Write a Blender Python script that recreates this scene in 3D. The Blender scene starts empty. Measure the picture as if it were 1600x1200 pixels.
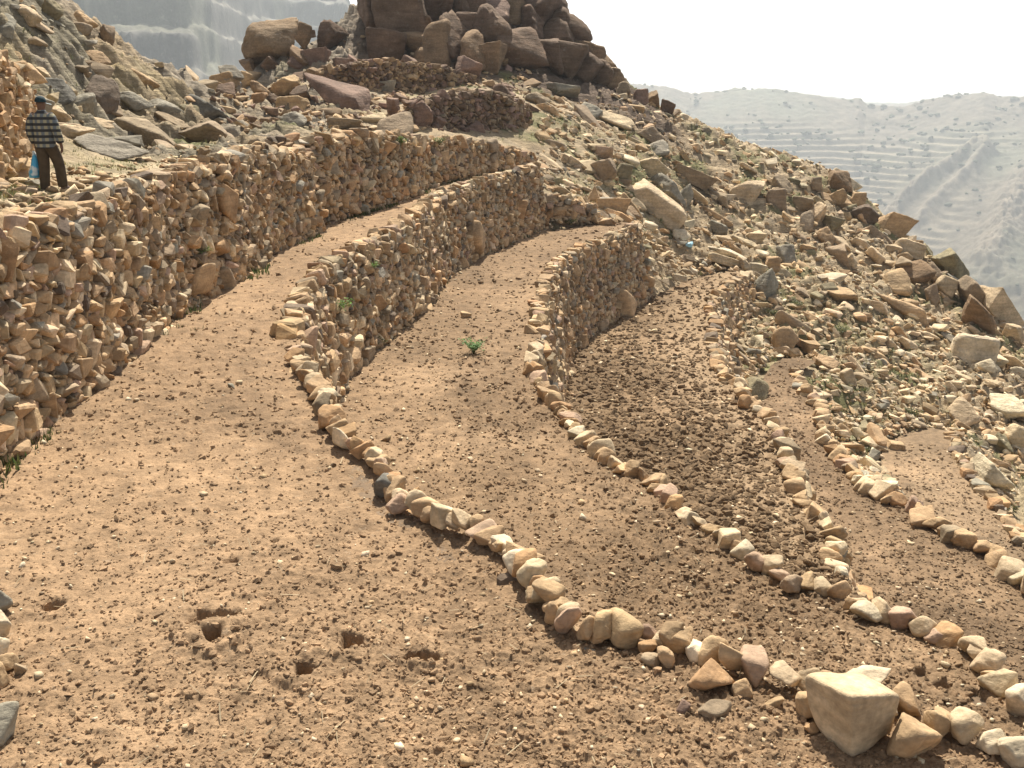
import bpy, bmesh, math, random, time
import numpy as np
from mathutils import Vector, Matrix, Euler
T0 = time.time()
rng = np.random.default_rng(7)
random.seed(7)
S = bpy.context.scene
R = math.radians

# ------------------------------------------------------------------ camera
F = 1570.0          # focal length in pixels of the 1600 px wide photograph
PITCH = R(16.0)
cam_d = bpy.data.cameras.new('camera')
cam_d.sensor_width = 36.0
cam_d.lens = 36.0 * F / 1600.0
cam_d.clip_start = 0.1
cam_d.clip_end = 6000.0
cam = bpy.data.objects.new('camera', cam_d)
cam.location = (0, 0, 0)
cam.rotation_euler = (math.pi / 2 - PITCH, 0, 0)
S.collection.objects.link(cam)
S.camera = cam

# ------------------------------------------------------------------ sky, sun, exposure
SUN_EL, SUN_AZ = 54.0, 1.0          # azimuth measured from +Y towards +X
w = bpy.data.worlds.new('World')
S.world = w
w.use_nodes = True
nt = w.node_tree
sky = nt.nodes.new('ShaderNodeTexSky')
sky.sky_type = 'NISHITA'
sky.sun_disc = False
sky.sun_elevation = R(SUN_EL)
sky.sun_rotation = R(SUN_AZ)
sky.altitude = 1800
sky.air_density = 0.55
sky.dust_density = 6.0
bg = nt.nodes['Background']
bg.inputs['Strength'].default_value = 0.15
hs = nt.nodes.new('ShaderNodeHueSaturation'); hs.inputs['Saturation'].default_value = .45      # dust whitens the sky
wm = nt.nodes.new('ShaderNodeMix'); wm.data_type = 'RGBA'; wm.blend_type = 'MULTIPLY'; wm.inputs['Factor'].default_value = 1
wm.inputs['B'].default_value = (1.0, .955, .87, 1)
nt.links.new(sky.outputs[0], hs.inputs['Color']); nt.links.new(hs.outputs[0], wm.inputs['A']); nt.links.new(wm.outputs['Result'], bg.inputs['Color'])
sl = bpy.data.lights.new('sun', 'SUN')
sl.energy = 5.0
sl.angle = R(0.5)
sl.color = (1.0, 0.93, 0.80)
sun = bpy.data.objects.new('sun', sl)
sd = Vector((math.sin(R(SUN_AZ)) * math.cos(R(SUN_EL)), math.cos(R(SUN_AZ)) * math.cos(R(SUN_EL)), math.sin(R(SUN_EL))))
sun.rotation_euler = sd.to_track_quat('Z', 'Y').to_euler()
sun.location = (0, 40, 60)
S.collection.objects.link(sun)
S.view_settings.view_transform = 'Standard'
S.view_settings.look = 'None'
S.view_settings.exposure = 0.74
S.view_settings.gamma = 1.0
S.cycles.max_bounces = 6
S.cycles.diffuse_bounces = 3
S.cycles.volume_bounces = 0
S.cycles.use_denoising = True

# ------------------------------------------------------------------ numeric helpers
FWD = np.array([0, math.cos(PITCH), -math.sin(PITCH)])
UPV = np.array([0, math.sin(PITCH), math.cos(PITCH)])
RGT = np.array([1.0, 0, 0])

def ray(px, py):
    return RGT * ((px - 800) / F) + FWD + UPV * ((600 - py) / F)

def PY(px, py, Y):                  # the point seen at a pixel, at forward distance Y
    r = ray(px, py)
    return r * (Y / r[1])

def GP(px, py, a, b):               # the point seen at a pixel, on the plane z = a + b*y
    r = ray(px, py)
    t = a / (r[2] - b * r[1])
    return r * t

def proj(p):
    p = np.asarray(p, float)
    zc = p @ FWD
    return 800 + F * p[..., 0] / zc, 600 - F * (p @ UPV) / zc, zc

def hash3(ix, iy, iz, seed):
    h = (ix.astype(np.int64) * 374761393 + iy.astype(np.int64) * 668265263 + iz.astype(np.int64) * 2147483647 + seed * 1274126177) & 0xFFFFFFFF
    h = ((h ^ (h >> 13)) * 1274126177) & 0xFFFFFFFF
    h = ((h ^ (h >> 16)) * 2246822519) & 0xFFFFFFFF
    return ((h ^ (h >> 15)) & 0xFFFFFF) / float(0xFFFFFF)

def vnoise(p, seed=0):              # value noise in [-1, 1], p is N x 3
    i = np.floor(p).astype(np.int64)
    f = p - i
    f = f * f * f * (f * (f * 6 - 15) + 10)
    out = 0
    for dx in (0, 1):
        wx = f[:, 0] if dx else 1 - f[:, 0]
        for dy in (0, 1):
            wy = f[:, 1] if dy else 1 - f[:, 1]
            for dz in (0, 1):
                wz = f[:, 2] if dz else 1 - f[:, 2]
                out = out + wx * wy * wz * hash3(i[:, 0] + dx, i[:, 1] + dy, i[:, 2] + dz, seed)
    return out * 2 - 1

def vnoise2(x, y, seed=0):
    ix = np.floor(x).astype(np.int64); iy = np.floor(y).astype(np.int64)
    fx = x - ix; fy = y - iy
    fx = fx * fx * fx * (fx * (fx * 6 - 15) + 10); fy = fy * fy * fy * (fy * (fy * 6 - 15) + 10)
    z = np.zeros_like(ix)
    a = hash3(ix, iy, z, seed); b = hash3(ix + 1, iy, z, seed)
    c = hash3(ix, iy + 1, z, seed); d = hash3(ix + 1, iy + 1, z, seed)
    return ((a * (1 - fx) + b * fx) * (1 - fy) + (c * (1 - fx) + d * fx) * fy) * 2 - 1

def fbm2(x, y, oct=4, seed=0, gain=.5, ridged=False):
    s = 0; a = 1.0; t = 0
    for k in range(oct):
        c, s_ = math.cos(.6 * k), math.sin(.6 * k)
        n = vnoise2((x * c - y * s_) * 2 ** k + 17.3 * k, (x * s_ + y * c) * 2 ** k - 9.1 * k, seed + k)
        if ridged: n = 1 - 2 * np.abs(n)
        s = s + n * a; t += a; a *= gain
    return s / t

def smooth(a, b, x):
    t = np.clip((x - a) / (b - a), 0, 1)
    return t * t * (3 - 2 * t)

# ------------------------------------------------------------------ mesh helpers
def mesh_np(name, verts, faces, cols=None, smooth_shade=True):
    verts = np.asarray(verts, np.float32); faces = np.asarray(faces, np.int32)
    me = bpy.data.meshes.new(name)
    k = faces.shape[1]
    me.vertices.add(len(verts)); me.vertices.foreach_set('co', verts.ravel())
    me.loops.add(faces.size); me.loops.foreach_set('vertex_index', faces.ravel())
    me.polygons.add(len(faces)); me.polygons.foreach_set('loop_start', np.arange(0, faces.size, k, dtype=np.int32))
    me.polygons.foreach_set('loop_total', np.full(len(faces), k, np.int32))
    me.polygons.foreach_set('use_smooth', np.full(len(faces), bool(smooth_shade), bool))
    me.update(calc_edges=True)
    if cols is not None:
        at = me.attributes.new('tint', 'FLOAT_COLOR', 'POINT')
        c = np.ones((len(verts), 4), np.float32); c[:, :3] = cols
        at.data.foreach_set('color', c.ravel())
    return me

def tag(o, label=None, cat=None, group=None, kind=None):
    if label: o['label'] = label
    if cat: o['category'] = cat
    if group: o['group'] = group
    if kind: o['kind'] = kind
    return o

def obj(name, me, mat=None, parent=None):
    o = bpy.data.objects.new(name, me)
    if mat and not len(me.materials): me.materials.append(mat)
    if parent: o.parent = parent
    S.collection.objects.link(o)
    return o

def from_bm(name, bm, mat, parent=None, smooth_shade=True):
    me = bpy.data.meshes.new(name)
    bm.to_mesh(me); bm.free()
    for p in me.polygons: p.use_smooth = smooth_shade
    return obj(name, me, mat, parent)

def ico(sub):
    bm = bmesh.new()
    bmesh.ops.create_icosphere(bm, subdivisions=sub, radius=1)
    v = np.array([x.co[:] for x in bm.verts]); f = np.array([[q.index for q in p.verts] for p in bm.faces])
    bm.free()
    return v / np.linalg.norm(v, axis=1)[:, None], f
ICO = {k: ico(k) for k in (1, 2, 3, 4)}

def rock_shape(sub, seed, planes=12, sharp=16, rough=.04, lo=.55, hi=1.0):
    """A broken stone: the soft intersection of random half-spaces, with rough faces."""
    g = np.random.default_rng(seed)
    d, f = ICO[sub]
    n = g.normal(size=(planes, 3)); n /= np.linalg.norm(n, axis=1)[:, None]
    c = g.uniform(lo, hi, planes)
    dots = np.maximum(d @ n.T, 0) / c
    r = (np.sum(dots ** sharp, axis=1) + (1 / 1.25) ** sharp) ** (-1.0 / sharp)
    v = d * r[:, None]
    if rough:
        v = v * (1 + rough * vnoise(v * 2.6 + seed * 3.1, seed) + rough * .6 * vnoise(v * 6 + seed, seed + 5))[:, None]
    v -= (v.max(0) + v.min(0)) / 2
    v /= (v.max(0) - v.min(0)) / 2          # unit half-extents
    return v.astype(np.float32), f.astype(np.int32)

def block_shape(seed, bevel=.10, segs=1, extra=4, cut=0, rough=.0, flat=1.0):
    """An angular broken block: the hull of jittered box corners, its edges worn."""
    g = np.random.default_rng(seed)
    bm = bmesh.new()
    for sx in (-1, 1):
        for sy in (-1, 1):
            for sz in (-1, 1):
                j = g.uniform(-.38, .30, 3)
                if g.random() < .22: j -= np.array([sx, sy, sz]) * g.uniform(.25, .7)
                bm.verts.new((sx * .8 + j[0], sy * .8 + j[1], sz * .8 + j[2]))
    for _ in range(extra):
        d = g.normal(size=3); d /= np.linalg.norm(d); bm.verts.new(d * g.uniform(.95, 1.2))
    r = bmesh.ops.convex_hull(bm, input=bm.verts)
    bmesh.ops.delete(bm, geom=[e for e in r['geom_interior'] if isinstance(e, bmesh.types.BMVert)], context='VERTS')
    bmesh.ops.dissolve_limit(bm, angle_limit=R(16), verts=bm.verts, edges=bm.edges)
    if bevel: bmesh.ops.bevel(bm, geom=bm.edges[:] + bm.verts[:], offset=bevel, segments=segs, profile=.6, affect='EDGES', clamp_overlap=True)
    bmesh.ops.triangulate(bm, faces=bm.faces)
    for _ in range(cut):
        bmesh.ops.subdivide_edges(bm, edges=[e for e in bm.edges if e.calc_length() > .28], cuts=1, use_grid_fill=True)
        bmesh.ops.triangulate(bm, faces=bm.faces)
    bmesh.ops.recalc_face_normals(bm, faces=bm.faces)
    bm.verts.index_update()
    v = np.array([q.co[:] for q in bm.verts]); f = np.array([[q.index for q in p.verts] for p in bm.faces]); bm.free()
    if rough: v = v * (1 + rough * vnoise(v * 1.7 + seed, seed) + rough * .7 * vnoise(v * 4.3 + seed, seed + 3))[:, None]
    v -= (v.max(0) + v.min(0)) / 2
    v /= (v.max(0) - v.min(0)) / 2
    return v.astype(np.float32), f.astype(np.int32)

LIBC = [block_shape(1700 + k, .30, 1, 2 + k % 4) for k in range(30)]      # soil clods
LIBB = [block_shape(900 + k, .17, 1, k % 5) for k in range(48)]      # angular wall and slope stones
LIB0 = [block_shape(60 + k, .0, 1, 0) for k in range(24)]
LIB1 = [block_shape(100 + k, .0, 1, 5) for k in range(30)]
LIB2 = [rock_shape(2, 200 + k, 11, 20, .05) for k in range(32)]
LIB3 = [block_shape(1300 + k, .34, 4, 1 + k % 4, 3, .03) for k in range(24)]

def batch(lib, pos, rots, scl, cols):
    """Many stones in one mesh. pos N x 3, rots N x 3 x 3, scl N x 3, cols N x 3"""
    V, Fc, C = [], [], []
    off = 0
    n = len(pos)
    which = rng.integers(0, len(lib), n)
    for k in range(len(lib)):
        idx = np.nonzero(which == k)[0]
        if not len(idx): continue
        v, f = lib[k]
        M = rots[idx] * scl[idx][:, None, :]
        vv = np.einsum('nij,vj->nvi', M, v) + pos[idx][:, None, :]
        V.append(vv.reshape(-1, 3))
        Fc.append((f[None] + (off + np.arange(len(idx)) * len(v))[:, None, None]).reshape(-1, 3))
        C.append(np.repeat(cols[idx], len(v), axis=0))
        off += len(idx) * len(v)
    return np.concatenate(V), np.concatenate(Fc), np.concatenate(C)

def rotz(a):
    c, s = np.cos(a), np.sin(a); z = np.zeros_like(a); o = np.ones_like(a)
    return np.stack([np.stack([c, -s, z], -1), np.stack([s, c, z], -1), np.stack([z, z, o], -1)], -2)
def roty(a):
    c, s = np.cos(a), np.sin(a); z = np.zeros_like(a); o = np.ones_like(a)
    return np.stack([np.stack([c, z, s], -1), np.stack([z, o, z], -1), np.stack([-s, z, c], -1)], -2)
def rotx(a):
    c, s = np.cos(a), np.sin(a); z = np.zeros_like(a); o = np.ones_like(a)
    return np.stack([np.stack([o, z, z], -1), np.stack([z, c, -s], -1), np.stack([z, s, c], -1)], -2)
def rrot(n, tilt=.5):
    return rotz(rng.uniform(0, 6.283, n)) @ rotx(rng.normal(0, tilt, n)) @ roty(rng.normal(0, tilt, n))

# ------------------------------------------------------------------ materials
PAL = {'tan': (.425, .295, .17), 'orange': (.40, .25, .13), 'greybrown': (.30, .228, .15), 'pink': (.42, .29, .20),
       'pale': (.53, .41, .265), 'grey': (.28, .25, .195), 'dark': (.15, .112, .08), 'cream': (.60, .50, .35),
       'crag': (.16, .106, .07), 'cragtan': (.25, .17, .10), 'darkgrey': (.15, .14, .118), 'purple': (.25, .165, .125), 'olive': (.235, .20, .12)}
WALLMIX = (('tan', .42), ('orange', .11), ('greybrown', .18), ('pink', .06), ('pale', .16), ('dark', .04), ('grey', .04))
SLOPEMIX = (('tan', .32), ('pale', .34), ('greybrown', .11), ('grey', .04), ('cream', .13), ('olive', .05), ('orange', .02))
def pick(mix, n, jit=.12):
    names = [m[0] for m in mix]; pr = np.array([m[1] for m in mix]); pr = pr / pr.sum()
    k = rng.choice(len(names), n, p=pr)
    c = np.array([PAL[x] for x in names])[k]
    return c * rng.normal(1, jit, (n, 1)).clip(.6, 1.4) * rng.normal(1, .012, (n, 3)), [names[i] for i in k]

def nd(t, kind, **kw):
    n = t.nodes.new(kind)
    for k, v in kw.items(): setattr(n, k, v)
    return n

def stone_mat(name, source, bump=.5, bedding=True, rough=.9, scale=1.0, bdist=.03):
    m = bpy.data.materials.new(name); m.use_nodes = True
    t = m.node_tree; L = t.links.new
    b = t.nodes['Principled BSDF']
    b.inputs['Roughness'].default_value = rough
    b.inputs['Specular IOR Level'].default_value = .25
    if source == 'object':
        src = nd(t, 'ShaderNodeObjectInfo').outputs['Color']
    else:
        src = nd(t, 'ShaderNodeAttribute', attribute_name='tint').outputs['Color']
    geo = nd(t, 'ShaderNodeNewGeometry')
    def noise(sc, det=6, vec=None, rg=.6):
        n = nd(t, 'ShaderNodeTexNoise'); n.inputs['Scale'].default_value = sc; n.inputs['Detail'].default_value = det
        n.inputs['Roughness'].default_value = rg
        L(vec if vec is not None else geo.outputs['Position'], n.inputs['Vector'])
        return n.outputs['Fac']
    def mapr(s, a, b_, c, d):
        n = nd(t, 'ShaderNodeMapRange'); L(s, n.inputs['Value'])
        for i, v in zip(('From Min', 'From Max', 'To Min', 'To Max'), (a, b_, c, d)): n.inputs[i].default_value = v
        return n.outputs['Result']
    def mul(c, f):
        n = nd(t, 'ShaderNodeMix', data_type='RGBA', blend_type='MULTIPLY'); n.inputs['Factor'].default_value = 1
        L(c, n.inputs['A']); L(f, n.inputs['B']); return n.outputs['Result']
    col = mul(src, mapr(noise(2.2 * scale, 8), .3, .7, .68, 1.3))
    col = mul(col, mapr(noise(22 * scale, 5), .3, .7, .8, 1.2))
    hgt = noise(9 * scale, 9, rg=.68)
    if bedding:
        mp = nd(t, 'ShaderNodeMapping'); mp.inputs['Rotation'].default_value = (.35, .5, .2); mp.inputs['Scale'].default_value = (1.2, 1.2, 9)
        L(geo.outputs['Position'], mp.inputs['Vector'])
        bd = noise(1.3 * scale, 6, mp.outputs['Vector'])
        col = mul(col, mapr(bd, .35, .65, .8, 1.15))
        ad = nd(t, 'ShaderNodeMath', operation='ADD'); L(hgt, ad.inputs[0]); L(bd, ad.inputs[1]); hgt = ad.outputs[0]
    # lichen / dust blotches of the stone's own
    mx = nd(t, 'ShaderNodeMix', data_type='RGBA'); L(mapr(noise(6.5 * scale, 7), .6, .72, 0, .45), mx.inputs['Factor'])
    L(col, mx.inputs['A'])
    lt = nd(t, 'ShaderNodeMix', data_type='RGBA', blend_type='MIX'); lt.inputs['Factor'].default_value = .5
    L(col, lt.inputs['A']); lt.inputs['B'].default_value = (.45, .40, .32, 1); L(lt.outputs['Result'], mx.inputs['B'])
    L(mx.outputs['Result'], b.inputs['Base Color'])
    bp = nd(t, 'ShaderNodeBump'); bp.inputs['Strength'].default_value = bump; bp.inputs['Distance'].default_value = bdist
    L(hgt, bp.inputs['Height']); L(bp.outputs['Normal'], b.inputs['Normal'])
    return m

M_ROCK = stone_mat('sandstone', 'object', .7)
M_BIG = stone_mat('weathered_boulder', 'object', .9, scale=.45, bdist=.12)
M_WALL = stone_mat('wall_stone', 'attr', .6)
M_SOIL = stone_mat('ploughed_soil', 'attr', .9, bedding=False, rough=1.0, scale=2.2, bdist=.03)
M_HILL = stone_mat('stony_slope', 'attr', .9, scale=.8, bdist=.1)
M_FAR = stone_mat('distant_slope', 'attr', .6, bedding=False, scale=.02, bdist=2.0)

def plain(name, col, rough=.8, var=.25, scale=30, trans=0):
    m = bpy.data.materials.new(name); m.use_nodes = True
    t = m.node_tree; b = t.nodes['Principled BSDF']
    b.inputs['Roughness'].default_value = rough
    b.inputs['Specular IOR Level'].default_value = .3
    tc = nd(t, 'ShaderNodeTexCoord'); n = nd(t, 'ShaderNodeTexNoise'); n.inputs['Scale'].default_value = scale
    t.links.new(tc.outputs['Object'], n.inputs['Vector'])
    r = nd(t, 'ShaderNodeMapRange'); r.inputs['From Min'].default_value = .3; r.inputs['From Max'].default_value = .7
    r.inputs['To Min'].default_value = 1 - var; r.inputs['To Max'].default_value = 1 + var
    t.links.new(n.outputs['Fac'], r.inputs['Value'])
    x = nd(t, 'ShaderNodeMix', data_type='RGBA', blend_type='MULTIPLY'); x.inputs['Factor'].default_value = 1
    x.inputs['A'].default_value = (*col, 1); t.links.new(r.outputs['Result'], x.inputs['B'])
    t.links.new(x.outputs['Result'], b.inputs['Base Color'])
    if trans:
        d = nd(t, 'ShaderNodeBsdfTranslucent'); t.links.new(x.outputs['Result'], d.inputs['Color'])
        a = nd(t, 'ShaderNodeMixShader'); a.inputs[0].default_value = trans
        t.links.new(b.outputs[0], a.inputs[1]); t.links.new(d.outputs[0], a.inputs[2])
        t.links.new(a.outputs[0], t.nodes['Material Output'].inputs['Surface'])
    return m

def attr_leaf(name):
    m = bpy.data.materials.new(name); m.use_nodes = True
    t = m.node_tree; b = t.nodes['Principled BSDF']; b.inputs['Roughness'].default_value = .7
    a = nd(t, 'ShaderNodeAttribute', attribute_name='tint'); t.links.new(a.outputs['Color'], b.inputs['Base Color'])
    d = nd(t, 'ShaderNodeBsdfTranslucent'); t.links.new(a.outputs['Color'], d.inputs['Color'])
    x = nd(t, 'ShaderNodeMixShader'); x.inputs[0].default_value = .4
    t.links.new(b.outputs[0], x.inputs[1]); t.links.new(d.outputs[0], x.inputs[2])
    t.links.new(x.outputs[0], t.nodes['Material Output'].inputs['Surface'])
    return m
M_GRASS = attr_leaf('grass_blade')

# ------------------------------------------------------------------ the lie of the land, traced from the photograph
TP = {1: (-3.9, .024), 2: (-5.9, .012), 3: (-8.6, .003), 4: (-10.6, 0.0), 5: (-12.3, 0.0)}   # terrace planes z = a + b*y
A_BASE = [(-160, 830), (0, 702), (43, 668), (110, 620), (160, 577), (217, 530), (280, 480), (360, 437), (417, 397), (493, 362),
          (505, 350), (553, 333), (633, 310), (667, 293), (733, 277), (793, 265), (836, 256)]
B_RIM = [(843, 262), (800, 272), (733, 292), (693, 307), (667, 325), (640, 350), (600, 370), (553, 397), (517, 417), (500, 437), (483, 460),
         (475, 500), (470, 530), (463, 560), (467, 577), (483, 597), (500, 620), (517, 660), (547, 700), (580, 720), (607, 760), (627, 787),
         (660, 803), (700, 822), (750, 840), (807, 880), (837, 920), (863, 953), (897, 985), (933, 993), (983, 1000), (1027, 1007),
         (1077, 1025), (1117, 1045), (1167, 1060), (1207, 1075), (1267, 1088), (1331, 1110), (1430, 1118), (1462, 1135), (1535, 1170), (1600, 1192),
         (1700, 1225), (1850, 1270)]
C_RIM = [(1000, 353), (963, 369), (925, 384), (894, 400), (869, 419), (856, 447), (847, 472), (850, 497), (847, 520), (838, 547), (829, 582),
         (844, 605), (861, 628), (887, 657), (905, 687), (931, 701), (952, 725), (975, 739), (998, 748), (1022, 757), (1033, 777), (1059, 797),
         (1077, 815), (1129, 840), (1150, 862), (1187, 882), (1240, 915), (1285, 922), (1302, 926), (1331, 942), (1360, 960), (1401, 972),
         (1433, 984), (1460, 998), (1495, 1014), (1530, 1027), (1550, 1062), (1588, 1098), (1660, 1130), (1800, 1180)]
D_RIM = [(1172, 431), (1147, 447), (1122, 462), (1112, 487), (1125, 507), (1120, 527), (1120, 550), (1130, 567), (1143, 597), (1163, 620),
         (1172, 635), (1200, 655), (1213, 670), (1223, 697), (1233, 723), (1237, 747), (1243, 770), (1260, 797), (1283, 813), (1297, 833),
         (1300, 860), (1297, 880), (1311, 893), (1322, 905), (1400, 1040), (1500, 1090), (1600, 1160), (1750, 1230)]
E_RIM = [(1247, 583), (1260, 617), (1282, 640), (1287, 690), (1313, 717), (1340, 757), (1383, 783), (1430, 793), (1450, 820), (1487, 847),
         (1540, 867), (1567, 890), (1600, 915), (1700, 960), (1800, 1010)]
F_RIM = [(1493, 680), (1500, 705), (1510, 727), (1537, 763), (1567, 793), (1580, 817), (1597, 843), (1660, 890), (1760, 950)]

def curve(img, k):
    a, b = TP[k]
    return np.array([GP(x, y, a, b) for x, y in img])
WA, WB, WC, WD, WE, WF = curve(A_BASE, 1), curve(B_RIM, 1), curve(C_RIM, 2), curve(D_RIM, 3), curve(E_RIM, 4), curve(F_RIM, 5)

def poly(parts):            # [(points N x 3 or list, natural?)]
    P, N = [], []
    for pts, nat in parts:
        pts = np.asarray(pts)[:, :2]
        for p in pts: P.append(p); N.append(nat)
    return np.array(P), np.array(N)
T2_END = [GP(x, y, *TP[2]) for x, y in ((975, 350), (940, 352), (900, 358), (868, 364), (848, 362))]
T3_END = [GP(x, y, *TP[3]) for x, y in ((1148, 428), (1110, 434), (1080, 443), (1050, 458), (1035, 465))]
T4_END = [GP(x, y, *TP[4]) for x, y in ((1272, 566), (1250, 560), (1225, 562), (1208, 572), (1192, 600))]
T5_END = [GP(x, y, *TP[5]) for x, y in ((1483, 668), (1460, 674), (1430, 682), (1405, 695), (1396, 712), (1400, 750))]
POLY = {
    1: poly([(WA[::-1], True), ([(-5.9, 8.0, 0), (-5.0, 5.5, 0), (-4.6, 2.0, 0), (7.5, 2.0, 0)], True), (WB[::-1], False)]),
    2: poly([(WB, False), ([(9, 2, 0), (12, 3, 0)], True), (WC[::-1], False), (T2_END, True)]),
    3: poly([(WC, False), ([(12, 5, 0), (16, 6, 0)], True), (WD[::-1], False), (T3_END, True)]),
    4: poly([(WD[8:], False), ([(18, 8, 0), (26, 10, 0)], True), (WE[::-1], False), (T4_END, True)]),
    5: poly([(WE[7:], False), ([(30, 14, 0), (34, 20, 0)], True), (WF[::-1], False), (T5_END, True)]),
}

def seg_dist(x, y, P, closed=True):
    """distance to a polyline and the index of the nearest segment"""
    best = np.full(x.shape, 1e9); arg = np.zeros(x.shape, int)
    n = len(P)
    for i in range(n if closed else n - 1):
        a = P[i]; b = P[(i + 1) % n]
        d = b - a; L2 = max(d @ d, 1e-9)
        t = np.clip(((x - a[0]) * d[0] + (y - a[1]) * d[1]) / L2, 0, 1)
        q = np.hypot(x - a[0] - t * d[0], y - a[1] - t * d[1])
        m = q < best
        best[m] = q[m]; arg[m] = i
    return best, arg

def inside(x, y, P):
    c = np.zeros(x.shape, bool)
    n = len(P); j = n - 1
    for i in range(n):
        xi, yi = P[i]; xj, yj = P[j]
        if yi != yj:
            c ^= ((yi > y) != (yj > y)) & (x < (xj - xi) * (y - yi) / (yj - yi) + xi)
        j = i
    return c

def sdist(x, y, k):
    P, N = POLY[k]
    d, a = seg_dist(x, y, P)
    nat = N[a] | N[(a + 1) % len(P)]
    return np.where(inside(x, y, P), -d, d), nat

# control points of the natural ground: (px, py, forward distance)
CP = [  # path terrace where the man walks
    (-300, 420, 9), (-150, 380, 10), (-60, 330, 13), (20, 300, 16), (80, 297, 20), (60, 250, 22.5), (-60, 262, 20), (140, 290, 20), (190, 268, 23), (150, 245, 26),
    (250, 250, 26), (330, 228, 30), (400, 214, 30), (300, 215, 34), (380, 200, 36), (440, 200, 36),
    # rocky outcrop on the left
    (100, 232, 28), (180, 215, 32), (260, 205, 35), (330, 195, 37), (60, 140, 27), (130, 150, 31), (200, 150, 35), (280, 160, 38), (345, 178, 40),
    (0, 60, 27), (-150, 100, 24), (-150, -60, 30), (60, 60, 31), (0, -40, 32), (95, 10, 36), (140, 40, 38), (180, 70, 40), (235, 95, 42), (290, 132, 44), (320, 152, 46),
    # saddle, ground below the crag
    (345, 150, 54), (350, 130, 60), (400, 100, 63), (470, 80, 66), (540, 82, 66), (430, 140, 56), (400, 180, 47), (470, 175, 50), (520, 190, 45), (560, 140, 58),
    (600, 200, 45), (620, 150, 56), (600, 185, 48), (680, 195, 50), (680, 150, 59), (740, 140, 60), (760, 205, 50), (650, 130, 62), (700, 205, 46),
    (640, 152, 54.5), (790, 140, 60), (810, 160, 57), (810, 205, 52),
    # crag
    (600, 98, 65), (700, 105, 65), (790, 112, 66), (860, 118, 68), (930, 130, 71), (600, 50, 68), (680, 50, 68), (760, 60, 69), (830, 70, 71), (900, 92, 74), (620, 0, 71), (700, 0, 72),
    (790, 20, 75), (850, 30, 77), (700, -60, 78), (800, -30, 80), (620, -60, 75),
    # right-hand slope
    (870, 210, 54), (950, 215, 57), (880, 170, 61), (960, 165, 66), (1000, 156, 71), (1050, 178, 73), (1100, 198, 73), (1150, 220, 73), (1200, 242, 72), (1260, 265, 71), (1320, 282, 68),
    (900, 250, 52), (880, 290, 48.5), (930, 300, 49), (1000, 250, 58), (1000, 300, 53), (1080, 260, 62), (1150, 290, 62), (1220, 310, 62), (1070, 340, 54), (1050, 400, 50), (1150, 380, 55),
    (1000, 340, 46), (920, 335, 46.5), (1240, 380, 57), (1320, 350, 61), (1390, 365, 62), (1212, 440, 50), (1280, 440, 51), (1350, 430, 55), (1430, 410, 59), (1500, 440, 57), (1240, 500, 44.5), (1330, 500, 48),
    (1420, 490, 51), (1500, 500, 53), (1570, 505, 53), (1620, 540, 51), (1200, 545, 40.8), (1290, 560, 41.5), (1340, 590, 40), (1420, 560, 45), (1500, 570, 46), (1580, 590, 46), (1300, 610, 37.5),
    (1350, 650, 36.8), (1420, 640, 39), (1500, 640, 40), (1570, 660, 40), (1330, 700, 33.5), (1375, 740, 33), (1650, 640, 44), (1540, 700, 37.5), (1590, 740, 35.5), (1620, 800, 33), (1700, 800, 34), (1196, 560, 42), (1202, 500, 46.5),
    (1185, 600, 36.5),
]
cp = [PY(*c) for c in CP]
extra = [  # behind the ridges the ground falls away, out of sight
    (-24, 70, -6), (-19, 62, -5), (-16, 58, -4), (-22, 85, -14), (-12, 85, -12), (-9, 92, -16), (-4, 100, -10), (4, 104, -8), (14, 92, -8), (12, 84, -3), (20, 90, -12), (27, 82, -16), (33, 76, -21), (38, 66, -25),
    (38, 55, -24), (36, 46, -22), (-30, 40, 6), (-30, 55, 0), (-40, 70, -12), (-24, 30, 4), (-20, 22, 2), (-14, 12, -.7), (-8, 5, -1.4), (-10, 9, -1.1), (30, 110, -30), (0, 118, -30), (-30, 110, -30), (48, 80, -38), (48, 40, -34), (36, 30, -18)]
cp += [np.array(e, float) for e in extra]
for pts in (T2_END, T3_END, T4_END, T5_END): cp += list(pts)
cp = np.array(cp)
def tps_fit(P, lam=.02):
    n = len(P); X = P[:, :2] / 20.0
    d2 = ((X[:, None] - X[None]) ** 2).sum(-1)
    K = np.where(d2 > 0, d2 * np.log(d2 + 1e-12), 0) + lam * np.eye(n)
    Q = np.c_[np.ones(n), X]
    A = np.block([[K, Q], [Q.T, np.zeros((3, 3))]])
    return X, np.linalg.solve(A, np.r_[P[:, 2], 0, 0, 0])
TX, TW = tps_fit(cp)
def hill_raw(x, y):
    x = np.asarray(x, float); sh = x.shape; x = x.ravel() / 20; y = np.asarray(y, float).ravel() / 20
    out = np.empty(len(x))
    for i in range(0, len(x), 40000):
        a = x[i:i + 40000]; b = y[i:i + 40000]
        d2 = (a[:, None] - TX[:, 0]) ** 2 + (b[:, None] - TX[:, 1]) ** 2
        out[i:i + 40000] = (d2 * np.log(d2 + 1e-12)) @ TW[:-3] + TW[-3] + TW[-2] * a + TW[-1] * b
    return out.reshape(sh)

# ---- which wall top / base belongs to which wall line
A_TOP = [(-200, 360), (0, 332), (60, 318), (100, 310), (150, 300), (187, 282), (267, 253), (333, 240), (385, 222), (420, 218), (475, 211), (525, 202), (600, 193),
         (650, 211), (700, 206), (735, 214), (765, 209), (776, 222), (800, 226), (845, 238)]
def top_z(p, img):
    z = -1.0
    xs = [q[0] for q in img]; ys = [q[1] for q in img]
    for _ in range(4):
        px, py, zc = proj((p[0], p[1], z))
        yt = np.interp(px, xs, ys)
        r = ray(px, yt); z = r[2] / r[1] * p[1]
    return z

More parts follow.
